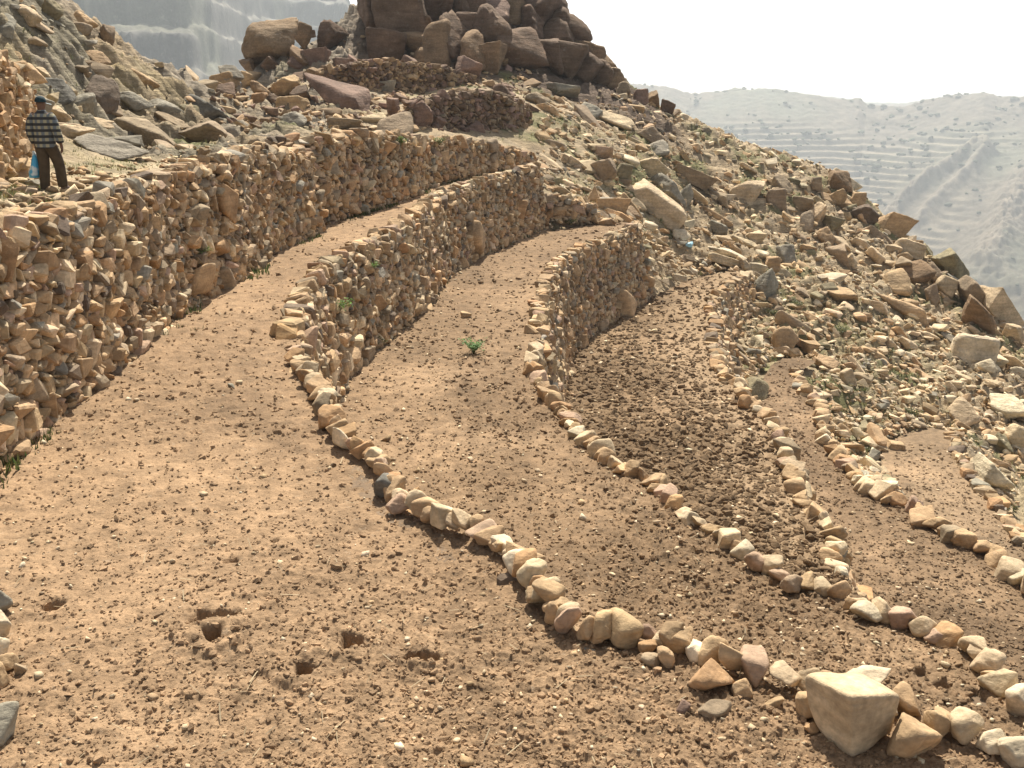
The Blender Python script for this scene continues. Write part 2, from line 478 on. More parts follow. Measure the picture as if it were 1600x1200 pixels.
STRATA = np.array([.86, .5]); STRATA /= np.linalg.norm(STRATA)
def hill_detail(x, y, z):
    """roughness of the stony ground"""
    u = x * .82 + y * .57; v = -x * .57 + y * .82
    right = smooth(2, 9, x + (y - 50) * .02) * smooth(30, 40, y)
    left = smooth(-5.5, -9, x) * smooth(25, 29, y)
    crag = np.exp(-(((x + .5) / 10) ** 2 + ((y - 72) / 7) ** 2))
    led = fbm2(u * .25, v * .8, 5, 11, .55, True)
    n = fbm2(x * .5, y * .5, 6, 3, .55)
    f = fbm2(x * 2.2, y * 2.2, 4, 5, .6)
    w1 = v * .75 + .9 * fbm2(u * .18, v * .5, 4, 15) + .25 * fbm2(u * .9, v * .9, 3, 16)
    sf = w1 - np.floor(w1); saw = np.where(sf < .82, sf / .82, (1 - sf) / .18) * (.5 + .5 * smooth(-.3, .3, fbm2(u * .2 + 9, v * .35, 3, 17)))
    w2 = v * 2.3 + 1.1 * fbm2(u * .5, v * 1.1, 4, 18); sf2 = w2 - np.floor(w2); saw2 = np.where(sf2 < .8, sf2 / .8, (1 - sf2) / .2)
    return (right + left * 1.5) * (.24 * led + .16 * f + .42 * saw + .15 * saw2 - .36 + .10 * fbm2(x * .9, y * .9, 4, 19)) + crag * (.55 * led + .9 * saw - .9 + .25 * saw2) + .1 * n + .05 * f

def ground_h(x, y, detail=True):
    z = hill_raw(x, y)
    if detail: z = z + hill_detail(x, y, z)
    return z

def terr_z(x, y):           # the visible surface, terraces included
    z = ground_h(x, y, False)
    for k in (5, 4, 3, 2, 1):
        m = inside(x, y, POLY[k][0])
        z = np.where(m, TP[k][0] + TP[k][1] * y, z)
    return z

RT = np.geomspace(4, 115, 1500)
def hit(px, py, shift=0.0):
    """first ground point along the ray through a pixel"""
    r = ray(px, py); r = r / r[1]
    p = r[None] * RT[:, None]
    d = p[:, 2] - terr_z(p[:, 0], p[:, 1])
    i = np.argmax(d < 0)
    if not (d < 0).any(): i = int(np.argmin(d))
    if i > 0 and d[i] < 0 and d[i - 1] > 0:
        f = d[i - 1] / (d[i - 1] - d[i]); t = RT[i - 1] + f * (RT[i] - RT[i - 1])
    else: t = RT[i]
    return r * t

# ------------------------------------------------------------------ hillside sheet
def polar_grid(az0, az1, na, rs):
    az = np.radians(np.linspace(az0, az1, na)); rs = np.asarray(rs)
    A, Rr = np.meshgrid(az, rs)
    x = np.sin(A) * Rr; y = np.cos(A) * Rr
    n, m = A.shape
    idx = np.arange(n * m).reshape(n, m)
    f = np.stack([idx[:-1, :-1], idx[:-1, 1:], idx[1:, 1:], idx[1:, :-1]], -1).reshape(-1, 4)
    return x.ravel(), y.ravel(), f

def mixc(a, b, t): return a * (1 - t)[:, None] + b * t[:, None]
def C3(*c): return np.array(c)[None]

x, y, f = polar_grid(-44, 44, 760, np.concatenate([np.geomspace(6, 24, 90)[:-1], np.geomspace(24, 116, 520)]))
zr = hill_raw(x, y)
z = zr + hill_detail(x, y, zr)
low = np.zeros(len(x), bool)
for k in (1, 2, 3, 4, 5):
    s_, nat = sdist(x, y, k)
    m = s_ < .22
    z = np.where(m, np.minimum(z, TP[k][0] + TP[k][1] * y - .3), z)
    low |= s_ < -1.2
    pl = TP[k][0] + TP[k][1] * y; nb = nat & (s_ >= .22) & (s_ < 3)
    z = np.where(nb & (z > pl - .3), pl - .3 + (z - pl + .3) * smooth(.1, 2.6, s_), z)
# the colour of the ground itself: dry soil, pale rock, grey rock and patches of thin grass
n1 = fbm2(x * .35, y * .35, 5, 21); n2 = fbm2(x * 1.3, y * 1.3, 4, 31); n3 = fbm2(x * .8 + 40, y * .8, 5, 41)
hc = np.broadcast_to(C3(.33, .25, .155), (len(x), 3)).copy()
hc = mixc(hc, C3(.43, .335, .22), smooth(-.1, .4, n1 + .4 * n2) * .8)
hc = mixc(hc, C3(.25, .20, .14), smooth(.05, .45, n3) * .6)
left = smooth(-5.5, -9, x) * smooth(25, 29, y)
hc = mixc(hc, C3(.235, .20, .155), left * .9 * smooth(-.4, .2, n1))
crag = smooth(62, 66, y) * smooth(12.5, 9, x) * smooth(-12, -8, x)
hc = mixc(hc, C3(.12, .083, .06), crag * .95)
HILL_V = (x, y, z)
def grassness(x, y):
    g = smooth(.05, .5, fbm2(x * .4 + 7, y * .4, 4, 61) + .35 * fbm2(x * 1.7, y * 1.7, 3, 62))
    px, py, zc = proj(np.stack([x, y, hill_raw(x, y)], -1))
    def blob(cx, cy, rx, ry): return np.exp(-(((px - cx) / rx) ** 2 + ((py - cy) / ry) ** 2))
    m = .5 * g * smooth(-8, -4, x) + .2 * g
    for b in ((30, 300, 60, 14), (150, 262, 70, 14), (290, 228, 50, 10), (450, 205, 60, 6), (690, 152, 70, 8), (880, 212, 90, 8), (920, 290, 60, 26), (900, 345, 60, 10), (1240, 500, 70, 60),
              (1330, 520, 90, 50), (1400, 580, 100, 40), (1400, 640, 60, 30), (1330, 700, 40, 40), (1560, 780, 40, 40), (1200, 530, 30, 60), (360, 185, 14, 14), (1060, 440, 40, 10), (990, 330, 40, 20)):
        m = np.maximum(m, blob(*b) * (.35 + .65 * g))
    return np.clip(m, 0, 1)
pd, _ = seg_dist(x, y, WA[:, :2], False); path = smooth(2.2, .6, pd) * (y < 40) + smooth(27.5, 25.5, y) * smooth(-11, -9.5, x) * (x < -3) * (y < 28); hc = mixc(hc, C3(.44, .345, .225), np.clip(path, 0, 1) * .85)
GR = grassness(x, y)
hc = mixc(hc, C3(.155, .155, .065), np.clip(GR * 1.2, 0, .88))
keep = ~low[f].all(1)
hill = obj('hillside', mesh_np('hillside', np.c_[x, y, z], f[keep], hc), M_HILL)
tag(hill, 'stony hillside rising round the ploughed terraces', 'hillside', kind='structure')
print('hill', time.time() - T0)

# ------------------------------------------------------------------ ploughed fields
HOLES = [(335, 1000, .10, .13), (318, 972, .14, .06), (345, 968, .13, .07), (475, 1050, .075, .14), (550, 1005, .11, .11), (672, 1025, .085, .14), (640, 1026, .06, .07), (362, 878, .07, .06),
         (82, 945, .10, .10), (430, 845, .05, .05), (330, 848, .05, .05), (1440, 1052, .10, .09), (1470, 1072, .10, .08), (1530, 1092, .12, .08)]
FIELD = {1: ('ploughed_field', 'widest ploughed field in the foreground, pocked with burrow holes', -40, 40, 1000, (2.2, 46), C3(.305, .203, .120)),
         2: ('ploughed_field', 'second ploughed field, with a lone green plant on it', -15, 42, 860, (5.2, 48), C3(.225, .150, .088)),
         3: ('ploughed_field', 'third ploughed field, turned into coarse dark clods', 0, 40, 620, (9, 51), C3(.178, .119, .068)),
         4: ('ploughed_field', 'fourth ploughed field, below the curving edge of pale stones', 8, 42, 480, (12, 44), C3(.195, .131, .078)),
         5: ('ploughed_field', 'small lowest ploughed field at the right edge of the slope', 18, 42, 360, (20, 40), C3(.25, .175, .108))}
def field_disp(k, x, y):
    a = fbm2(x * .45, y * .45, 3, 71 + k) * .07
    r = np.hypot(x, y)
    b = fbm2(x * 3.1, y * 3.1, 3, 81 + k) + .35 * fbm2(x * 1.2, y * 1.2, 2, 85 + k)
    c = fbm2(x * 8.5, y * 8.5, 3, 91 + k, .6)
    rough = smooth(-.35, .4, fbm2(x * .33 + 5, y * .33, 3, 99 + k))
    if k == 1: rough = rough * (1 - .75 * np.exp(-(((x + 2.6) / 2.2) ** 2 + ((y - 13) / 6.5) ** 2)))
    amp = {1: .026, 2: .032, 3: .06, 4: .022, 5: .02}[k]
    lump = np.maximum(b, 0) ** 1.3 * 1.2
    d = a + amp * (.5 + rough) * (lump + (.85 if k == 1 else 1.15) * np.maximum(c + .05, 0))
    if r.min() < 20:
        e = fbm2(x * 19, y * 19, 3, 111 + k, .65)
        d = d + (.026 if k == 1 else .034) * np.maximum(e, -.2) * smooth(27, 14, r) * (.6 + .7 * rough)
    if k in (1, 2):
        for hx, hy, hr, hd in HOLES:
            hr = hr * .82
            kk = 2 if hx > 1400 else 1
            if kk != k: continue
            p = GP(hx, hy, *TP[k])
            q = np.hypot((x - p[0]) * (1 + .25 * math.sin(hx)), (y - p[1]) * (1 + .25 * math.cos(hx)))
            q = q * (1 + .34 * vnoise2(x * 9, y * 9, 5) + .16 * vnoise2(x * 27, y * 27, 6))
            d = d - hd * 1.25 * smooth(hr * 1.05, hr * .62, q) + hd * .22 * np.exp(-((q - hr * 1.9) / (hr * .8)) ** 2)
    return d
def rows_for(h, r0, r1, step=1.25):
    r = r0; out = [r]
    while r < r1:
        r += min(max(step * r * r / (1005 * h), .006), .22)
        out.append(r)
    return np.array(out)
for k, (nm, lab, a0, a1, na, (r0, r1), base) in FIELD.items():
    x, y, f = polar_grid(a0, a1, na, rows_for(-TP[k][0], r0, r1))
    s_, nat = sdist(x, y, k)
    ok = (s_ < 0.02) | (nat & (s_ < (.12 if k == 4 else .45)))
    keepf = ok[f].all(1)
    used = np.zeros(len(x), bool); used[f[keepf].ravel()] = True
    re = np.cumsum(used) - 1
    x = x[used]; y = y[used]; f = re[f[keepf]]
    z = TP[k][0] + TP[k][1] * y + field_disp(k, x, y)
    s2 = s_[used]
    n1 = fbm2(x * .5, y * .5, 4, 121 + k); n2 = fbm2(x * 6, y * 6, 3, 131 + k)
    c = base * (1 + .16 * n1[:, None] + .12 * n2[:, None])
    c = mixc(c, C3(.345, .235, .142), smooth(.1, .6, n1 + .3 * n2) * .5)
    rough = smooth(-.35, .4, fbm2(x * .33 + 5, y * .33, 3, 99 + k))
    c = c * (1.06 - .2 * rough)[:, None]
    c = c * (1 - .16 * smooth(.15, .5, fbm2(x * .8 + 3, y * .45, 4, 141 + k)))[:, None]
    if k == 3:       # a trodden strip of paler soil along the outer edge
        d, _ = seg_dist(x, y, WD[:, :2], False)
        c = mixc(c, C3(.30, .212, .13), smooth(2.6, .8, d) * .8)
    o = obj(nm, mesh_np(nm, np.c_[x, y, z], f, c), M_SOIL)
    tag(o, lab, 'field', 'ploughed terrace fields', 'structure')
print('fields', time.time() - T0)

def scatter_polar(k, n, rmin, rmax, az0, az1, power=1.0):
    """random points on a field, about as dense in the picture far off as near"""
    h = -TP[k][0]
    u0, u1 = 1 / rmax ** power, 1 / rmin ** power
    u = rng.uniform(u0, u1, n * 3); r = u ** (-1 / power)
    a = np.radians(rng.uniform(az0, az1, n * 3))
    x = np.sin(a) * r; y = np.cos(a) * r
    m = inside(x, y, POLY[k][0])
    return x[m][:n], y[m][:n]

CL = {1: (8500, (3.6, 44), (-32, 34), .5), 2: (13000, (6, 46), (-14, 34), .68), 3: (16000, (12, 50), (0, 34), 1.5), 4: (3500, (15, 42), (8, 32), .7), 5: (900, (26, 38), (18, 30), .6)}
for k, (n, (r0, r1), (a0, a1), sz) in CL.items():
    x, y = scatter_polar(k, n, r0, r1, a0, a1)
    z = TP[k][0] + TP[k][1] * y + field_disp(k, x, y)
    r = np.hypot(x, y)
    rough = smooth(-.35, .4, fbm2(x * .33 + 5, y * .33, 3, 99 + k))
    if k == 3:
        d, _ = seg_dist(x, y, WD[:, :2], False)
        rough = .4 + .6 * rough; rough *= smooth(.4, 1.9, d) * .8 + .2
    s = np.exp(rng.normal(-.12, .55, len(x))) * .021 * sz * (1 + r / 22) * (.55 + .65 * rough)
    s = np.minimum(s, np.where(k == 3, .095, .020 * (.6 + r / 9)))
    sc = np.stack([s * rng.uniform(.8, 1.3, len(x)), s * rng.uniform(.8, 1.3, len(x)), s * rng.uniform(.5, .9, len(x))], -1)
    col = np.array(FIELD[k][6]) * rng.normal(1.02, .12, (len(x), 1)).clip(.5, 1.3) * np.ones((1, 3))
    V, Fc, C = batch(LIBC, np.stack([x, y, z - s * .1], -1), rrot(len(x), .4), sc, col)
    o = obj('soil_clods', mesh_np('soil_clods', V, Fc, C, False), M_SOIL)
    tag(o, 'loose soil clods strewn over the ' + {1: 'widest field', 2: 'second field with the green plant', 3: 'coarse third field', 4: 'fourth field', 5: 'small lowest field'}[k], 'soil clods', kind='stuff')
    # crumbs between the clods
    x, y = scatter_polar(k, {1: 22000, 2: 16000, 3: 9000, 4: 6000, 5: 1200}[k], r0, r1, a0, a1)
    z = TP[k][0] + TP[k][1] * y + field_disp(k, x, y); r = np.hypot(x, y)
    s = np.exp(rng.normal(0, .4, len(x))) * .0075 * (.5 + r / 11)
    s = np.minimum(s, .05)
    col = np.array(FIELD[k][6]) * rng.normal(1.08, .2, (len(x), 1)).clip(.6, 1.6) * np.ones((1, 3))
    V, Fc, C = batch(LIB0, np.stack([x, y, z + s * .1], -1), rrot(len(x), .5), np.stack([s * 1.2, s, s * .8], -1), col)
    tag(obj('soil_crumbs', mesh_np('soil_crumbs', V, Fc, C, False), M_SOIL), 'fine soil crumbs covering the ' + {1: 'widest field', 2: 'second field with the green plant', 3: 'coarse third field', 4: 'fourth field', 5: 'small lowest field'}[k], 'soil crumbs', kind='stuff')
    # small pale pebbles
    n2 = int(n * .15)
    x, y = scatter_polar(k, n2, r0, r1, a0, a1)
    z = TP[k][0] + TP[k][1] * y + field_disp(k, x, y); r = np.hypot(x, y)
    s = np.exp(rng.normal(0, .45, len(x))) * .012 * (1 + r / 22) * min(1, sz + .2)
    sc = np.stack([s * 1.2, s * .95, s * .6], -1)
    col, _ = pick((('pale', .6), ('cream', .2), ('tan', .2)), len(x))
    V, Fc, C = batch(LIB1, np.stack([x, y, z + s * .3], -1), rrot(len(x), .3), sc, col)
    o = obj('pebbles', mesh_np('pebbles', V, Fc, C, True), M_WALL)
    tag(o, 'pale pebbles scattered over the ' + {1: 'widest field', 2: 'second field with the green plant', 3: 'coarse third field', 4: 'fourth field', 5: 'small lowest field'}[k], 'pebbles', kind='stuff')
print('clods', time.time() - T0)

# ------------------------------------------------------------------ dry stone walls
def resample(P, step):
    P = np.asarray(P, float)
    d = np.r_[0, np.cumsum(np.hypot(*np.diff(P[:, :2], axis=0).T))]
    n = max(2, int(d[-1] / step) + 1)
    s = np.linspace(0, d[-1], n)
    return s, np.stack([np.interp(s, d, P[:, i]) for i in range(P.shape[1])], -1)

def wall(line, zt, zb, side, label, sizes, batter=.10, mix=WALLMIX, big=(), name='dry_stone_wall', group='dry stone terrace walls', face_only=None, tops=True, cut=None, lib=None, dens=1.0):
    """line: N x 2 foot of the wall; zt, zb: heights per point; side: +1 when the face looks to the right of the line's direction"""
    P = np.c_[np.asarray(line)[:, :2], zt, zb]
    s, Q = resample(P, .12)
    if len(Q) > 5:      # smooth the plan a little so stones turn corners gently
        for _ in range(2):
            Q[1:-1] = (Q[:-2] + 2 * Q[1:-1] + Q[2:]) / 4
    tg = np.gradient(Q[:, :2], axis=0); tg /= np.linalg.norm(tg, axis=1)[:, None] + 1e-9
    nm = np.stack([tg[:, 1], -tg[:, 0]], -1) * side
    L = s[-1]
    cells = {}
    S_, T_, Rr, K_ = [], [], [], []
    cs = max(sizes[0][0] * 1.2, .2)
    def fits(a, t, r, kf):
        ia, it = int(a / cs), int(t / cs)
        for i in (ia - 1, ia, ia + 1):
            for j in (it - 1, it, it + 1):
                for (a2, t2, r2) in cells.get((i, j), ()):
                    if math.hypot(a - a2, (t - t2) * 1.25) < (r + r2) * kf: return False
        return True
    def put(a, t, r):
        cells.setdefault((int(a / cs), int(t / cs)), []).append((a, t, r))
        S_.append(a); T_.append(t); Rr.append(r)
    for a, t, r in big: put(a, t, r * 1.05)
    nb = len(S_)
    Lcut = 1e9 if cut is None else float(s[int(np.argmin(np.hypot(Q[:, 0] - line[cut][0], Q[:, 1] - line[cut][1])))])
    rnd = random.Random(len(label))
    hmax = float((Q[:, 2] - Q[:, 3]).max())
    area = float(((Q[:, 2] - Q[:, 3]).mean() + .1) * L)
    for (r, cover, kf) in sizes:
        tries = int(area / (math.pi * r * r) * cover * 6 * dens)
        want = int(area / (math.pi * r * r) * cover * dens); got = 0
        for _ in range(tries):
            if got >= want: break
            a = rnd.uniform(0, L)
            i = min(int(a / L * (len(Q) - 1)), len(Q) - 1)
            h = Q[i, 2] - Q[i, 3]
            t = rnd.uniform(-.05, h + .04)
            if t > h - r * .35 - (.10 if (cut is not None and a > Lcut) else 0): continue
            rr = r * rnd.uniform(.8, 1.15)
            if fits(a, t, rr, kf):
                put(a, t, rr); got += 1
    n_face = len(S_)
    if tops:        # coping course along the top
        a = 0.0
        Lc = L if cut is None else float(s[min(int(np.argmin(np.hypot(Q[:, 0] - line[cut][0], Q[:, 1] - line[cut][1]))), len(s) - 1)])
        while a < Lc:
            r = sizes[1][0] * rnd.uniform(.8, 1.5)
            i = min(int(a / L * (len(Q) - 1)), len(Q) - 1)
            S_.append(a); T_.append(Q[i, 2] - Q[i, 3] + rnd.uniform(-.05, .07)); Rr.append(r)
            a += r * rnd.uniform(1.3, 1.9)
    S_ = np.array(S_); T_ = np.array(T_); Rr = np.array(Rr)
    fi = np.clip(S_ / L * (len(Q) - 1), 0, len(Q) - 1.001); i0 = fi.astype(int); fr = (fi - i0)[:, None]
    q = Q[i0] * (1 - fr) + Q[i0 + 1] * fr
    t2 = tg[i0]; n2 = nm[i0]
    n = len(S_)
    h = np.maximum(q[:, 2] - q[:, 3], .3)
    out = batter * h * (1 - T_ / h) + rng.normal(0, .028, n) - .05
    if tops: out[n_face:] -= rng.uniform(.02, .16, n - n_face)
    pos = np.c_[q[:, :2] + n2 * out[:, None], q[:, 3] + T_]
    ang = np.arctan2(t2[:, 1], t2[:, 0])
    turn = np.where(rng.random(n) < .12, rng.uniform(.7, 1.5, n), rng.normal(0, .22, n))
    rot = rotz(ang) @ roty(turn) @ rotx(rng.normal(0, .16, n)) @ rotz(rng.normal(0, .2, n))
    k = 1.2
    sc = np.stack([Rr * k * rng.uniform(.95, 1.35, n), Rr * k * rng.uniform(.9, 1.5, n), Rr * k * rng.uniform(.68, .95, n)], -1)
    col, _ = pick(mix, n)
    V, Fc, C = batch(lib or LIBB, pos[nb:], rot[nb:], sc[nb:], col[nb:])
    # packed earth core behind the face stones
    core_o = batter * (Q[:, 2] - Q[:, 3]) - .10
    b0 = np.c_[Q[:, :2] + nm * core_o[:, None], Q[:, 3] - .25]
    b1 = np.c_[Q[:, :2] - nm * .12, Q[:, 2] - .06]
    b2 = np.c_[Q[:, :2] - nm * .75, Q[:, 2] - .10]
    m = len(Q); cv = np.concatenate([b0, b1, b2]); ii = np.arange(m - 1)
    cf = np.concatenate([np.stack([ii, ii + 1, ii + 1 + m], -1), np.stack([ii, ii + 1 + m, ii + m], -1),
                         np.stack([ii + m, ii + 1 + m, ii + 1 + 2 * m], -1), np.stack([ii + m, ii + 1 + 2 * m, ii + 2 * m], -1)])
    cc = np.broadcast_to(C3(.20, .14, .09), (len(cv), 3))
    Fc = np.concatenate([Fc, cf + len(V)]); V = np.concatenate([V, cv]); C = np.concatenate([C, cc])
    o = obj(name, mesh_np(name, V, Fc, C, False), M_WALL)
    tag(o, label, 'stone wall', group)
    return o, (Q, nm, L)

def wall_st(geom, px, py):      # along / height coordinates of the face point seen at a pixel
    Q, nm, L = geom
    bestd, best = 1e9, None
    for hfrac in np.linspace(0, 1, 25):
        P = np.c_[Q[:, :2], Q[:, 3] + (Q[:, 2] - Q[:, 3]) * hfrac]
        a, b, _ = proj(P)
        d = np.hypot(a - px, b - py); i = int(np.argmin(d))
        if d[i] < bestd: bestd = d[i]; best = (i / (len(Q) - 1) * L, (Q[i, 2] - Q[i, 3]) * hfrac, i)
    return best

def geom_of(line, zt, zb, side):
    s, Q = resample(np.c_[np.asarray(line)[:, :2], zt, zb], .12)
    for _ in range(2): Q[1:-1] = (Q[:-2] + 2 * Q[1:-1] + Q[2:]) / 4
    tg = np.gradient(Q[:, :2], axis=0); tg /= np.linalg.norm(tg, axis=1)[:, None] + 1e-9
    return Q, np.stack([tg[:, 1], -tg[:, 0]], -1) * side, s[-1]

def wall_with_boulders(line, zt, zb, side, label, sizes, bl, **kw):
    """the same, with the big stones seen in its face set first, each a child of the wall"""
    g = geom_of(line, zt, zb, side)
    big = []; info = []
    for (px, py, wpx, hpx, tint, lab, rot) in bl:
        a, t, i = wall_st(g, px, py)
        p = np.r_[g[0][i, :2], g[0][i, 3] + t]
        _, _, zc = proj(p)
        # foreshortening of the face along the line
        P2 = proj(np.c_[g[0][[max(i - 2, 0), min(i + 2, len(g[0]) - 1)], :2], [p[2], p[2]]])
        along = np.hypot(*(g[0][min(i + 2, len(g[0]) - 1), :2] - g[0][max(i - 2, 0), :2]))
        fore = max(abs(P2[0][1] - P2[0][0]) / (along / zc * F + 1e-6), .45)
        wr = wpx * zc / F / 2 / fore; hr = hpx * zc / F / 2
        wr = min(wr, 1.2 * hr + .05)
        big.append((a, t, (wr + hr) / 2)); info.append((i, t, wr, hr, tint, lab, rot))
    o, g2 = wall(line, zt, zb, side, label, sizes, big=big, **kw)
    for n, (i, t, wr, hr, tint, lab, rot) in enumerate(info):
        Q, nm, L = g
        b = obj('face_boulder', ROCKME[(n * 7 + len(label)) % len(ROCKME)], None, o)
        h = Q[i, 2] - Q[i, 3]
        off = kw.get('batter', .10) * h * max(0, 1 - t / max(h, .3)) - .06
        b.location = (*(Q[i, :2] + nm[i] * off), Q[i, 3] + t)
        tgd = np.array([-nm[i][1], nm[i][0]])
        b.rotation_euler = (Matrix.Rotation(math.atan2(tgd[1], tgd[0]), 3, 'Z') @ Matrix.Rotation(rot, 3, 'Y')).to_euler()
        b.scale = (wr, max(.5 * (wr + hr) * .8, .12), hr)
        b.color = (*PAL[tint], 1)
        if lab: b['label'] = lab
    return o

ROCKME = []
for k in range(24):
    v, f_ = LIB3[k]
    me = mesh_np('rock', v, f_); me.materials.append(M_ROCK); ROCKME.append(me)
EDGEME = []
for k in range(28):
    v, f_ = rock_shape(4, 2500 + k, 9 + k % 4, 24, .05, .5, .88)
    v = v * (1 + .02 * vnoise(v * 9, 77 + k))[:, None]
    me = mesh_np('edging_rock', v, f_); me.materials.append(M_ROCK); EDGEME.append(me)
BIGME = []
for k in range(18):
    v, f_ = rock_shape(4, 500 + k, 10, 44, .06, .45, .85)
    v = v * (1 + .025 * vnoise(v * 9, 77 + k))[:, None]
    me = mesh_np('boulder', v, f_); me.materials.append(M_BIG); BIGME.append(me)

SZ_NEAR = ((.125, .22, .85), (.088, .42, .80), (.062, .5, .77), (.042, .5, .74))
SZ_MID = ((.15, .2, .85), (.10, .5, .80), (.066, .6, .76))
SZ_FAR = ((.19, .25, .85), (.125, .55, .80), (.085, .6, .76))

# A: the tall wall on the left (two stretches)
zt_A = np.array([top_z(p, A_TOP) for p in WA]) - .2
zb_A = np.array([TP[1][0] + TP[1][1] * p[1] for p in WA])
i1 = 10
A1 = WA[:i1].copy(); A1t = zt_A[:i1].copy(); A1b = zb_A[:i1].copy()
# the free end of the first stretch slants down: finish it as a battered corner turning back into the bank
endp = A1[-1]
A1 = np.vstack([A1, [endp[0] - .35, endp[1] + .9, 0], [endp[0] - 1.2, endp[1] + 1.5, 0]])
A1t = np.r_[A1t[:-1], A1t[-2] - .35, A1t[-2] - .15, A1t[-2]]; A1b = np.r_[A1b, A1b[-1], A1b[-1]]
WALL_A1 = wall_with_boulders(A1, A1t, A1b, 1, 'tall tan dry stone wall on the left, below the path of the man', SZ_NEAR,
    [(298, 440, 50, 55, 'tan', 'large smooth foundation slab', .1), (335, 442, 34, 38, 'greybrown', None, .6), (20, 530, 44, 50, 'tan', None, 0), (104, 572, 42, 36, 'tan', None, .1),
     (345, 318, 36, 46, 'orange', 'large tilted orange block', .5), (30, 612, 46, 40, 'greybrown', None, .3), (212, 450, 36, 24, 'tan', None, 0), (215, 466, 40, 22, 'tan', None, 0),
     (55, 462, 30, 26, 'tan', None, 0), (68, 472, 26, 28, 'pale', None, .3), (108, 495, 32, 24, 'orange', None, .1), (238, 322, 24, 28, 'orange', None, .4), (130, 365, 28, 28, 'tan', None, .3),
     (50, 315, 52, 24, 'tan', 'broad flat coping stone', .1), (445, 380, 50, 18, 'tan', 'long flat foundation stone', .05), (182, 430, 28, 26, 'tan', None, .1), (330, 385, 34, 40, 'orange', None, .7), (250, 505, 28, 20, 'greybrown', None, 0), (172, 560, 24, 20, 'orange', None, .6)])
A2 = WA[i1:].copy(); A2t = zt_A[i1:]; A2b = zb_A[i1:]
A2 = np.vstack([[A2[0][0] - 1.0, A2[0][1] - 1.0, 0], A2]); A2t = np.r_[A2t[0], A2t]; A2b = np.r_[A2b[0], A2b]
WALL_A2 = wall_with_boulders(A2, A2t, A2b, 1, 'set-back dry stone wall beyond the tall left wall, ending near the field tip', SZ_MID,
    [(603, 237, 34, 30, 'orange', 'rounded orange stone', 0), (655, 228, 20, 26, 'pale', None, .2), (690, 245, 26, 20, 'tan', None, 0), (720, 215, 26, 22, 'orange', None, 0), (770, 215, 18, 24, 'greybrown', None, 0), (810, 245, 26, 22, 'tan', None, 0)])
# B, C, D, E, F: the walls that carry the fields
def zof(W, k): return np.array([TP[k][0] + TP[k][1] * p[1] for p in W])
def zfar(W, k): return zof(W, k)
WALL_B = wall_with_boulders(WB, zof(WB, 1) + .02, zof(WB, 2), -1, 'long curving dry stone wall under the widest field, a green weed on its face', SZ_MID,
    [(575, 480, 40, 34, 'orange', 'large triangular orange block', .5), (548, 555, 34, 34, 'greybrown', 'large dark rounded block', 0), (635, 490, 28, 22, 'tan', None, .3), (715, 432, 26, 28, 'tan', 'pale pentagonal stone', .2),
     (727, 372, 34, 46, 'tan', 'long leaning slab', .9), (783, 380, 24, 18, 'tan', None, .4), (800, 345, 32, 16, 'tan', None, 0), (808, 330, 20, 32, 'orange', None, .4), (577, 525, 30, 26, 'orange', None, .5), (620, 500, 24, 18, 'pale', None, 0),
     (725, 338, 16, 24, 'greybrown', None, .5), (820, 264, 24, 16, 'tan', None, 0)], cut=12, batter=.16)
WALL_C = wall_with_boulders(WC, zof(WC, 2) + .02, zof(WC, 3), -1, 'dry stone wall under the second field, a big slanted boulder in its face', SZ_MID,
    [(952, 475, 62, 48, 'tan', 'big slanted brown boulder', .6), (940, 396, 32, 20, 'tan', None, .2), (1007, 400, 22, 18, 'orange', None, .4), (1008, 440, 16, 22, 'tan', None, 0), (950, 425, 20, 18, 'greybrown', None, 0), (890, 545, 46, 26, 'tan', None, .6),
     (920, 520, 24, 26, 'greybrown', None, .3), (892, 420, 16, 22, 'tan', None, 0), (985, 458, 18, 18, 'orange', None, 0)], cut=8, batter=.2)
zbD = zof(WD, 4); zbD[:8] = np.clip(hill_raw(WD[:8, 0] + 1.2, WD[:8, 1] - .2) - .4, zbD[:8], zof(WD, 3)[:8] - .8)
WALL_D = wall_with_boulders(WD, zof(WD, 3) + .02, zbD, -1, 'narrow dry stone wall under the coarse third field, ending at a dark slab', SZ_FAR, [], cut=8, batter=.5)
zbE = np.minimum(hill_raw(WE[:, 0], WE[:, 1]), TP[4][0] - .3); zbE = np.maximum(zbE, TP[5][0]); zbE = np.maximum(zbE, zof(WE, 4) - 1.2)
WALL_E = wall_with_boulders(WE, zof(WE, 4) + .02, zbE, -1, 'low broken dry stone wall under the fourth field', SZ_FAR, [], cut=1)
WALL_F = wall_with_boulders(WF, zof(WF, 5) + .02, zof(WF, 5) - 1.6, -1, 'low dry stone wall under the small lowest field', SZ_FAR, [])
print('walls', time.time() - T0)

# walls on the slope above
def slope_wall(img_base, img_top, label, sizes, side=-1, bl=(), mix=WALLMIX, batter=.06, yd=None):
    base = np.array([PY(px, py, yy) for (px, py), yy in zip(img_base, yd)]) if yd else np.array([hit(px, py) for px, py in img_base])
    zt = np.array([top_z(p, img_top) for p in base])
    return wall_with_boulders(base, zt, base[:, 2] - .15, side, label, sizes, list(bl), mix=mix, batter=batter)
slope_wall([(-40, 262), (15, 254), (52, 246), (70, 238)], [(-40, 80), (0, 92), (30, 104), (45, 125), (58, 165), (70, 225)],
           'high tan dry stone wall at the far left, beside the walking man', SZ_MID, side=1, mix=(('tan', .5), ('orange', .4), ('pale', .1)), yd=[17.5, 20, 22, 23.5])
slope_wall([(640, 196), (700, 200), (760, 200), (812, 196), (826, 182)], [(640, 162), (690, 152), (740, 144), (780, 144), (800, 150), (826, 168)],
           'small dark dry stone wall holding the grass strip below the crag', SZ_FAR, side=1, mix=(('crag', .35), ('purple', .2), ('cragtan', .25), ('greybrown', .2)))
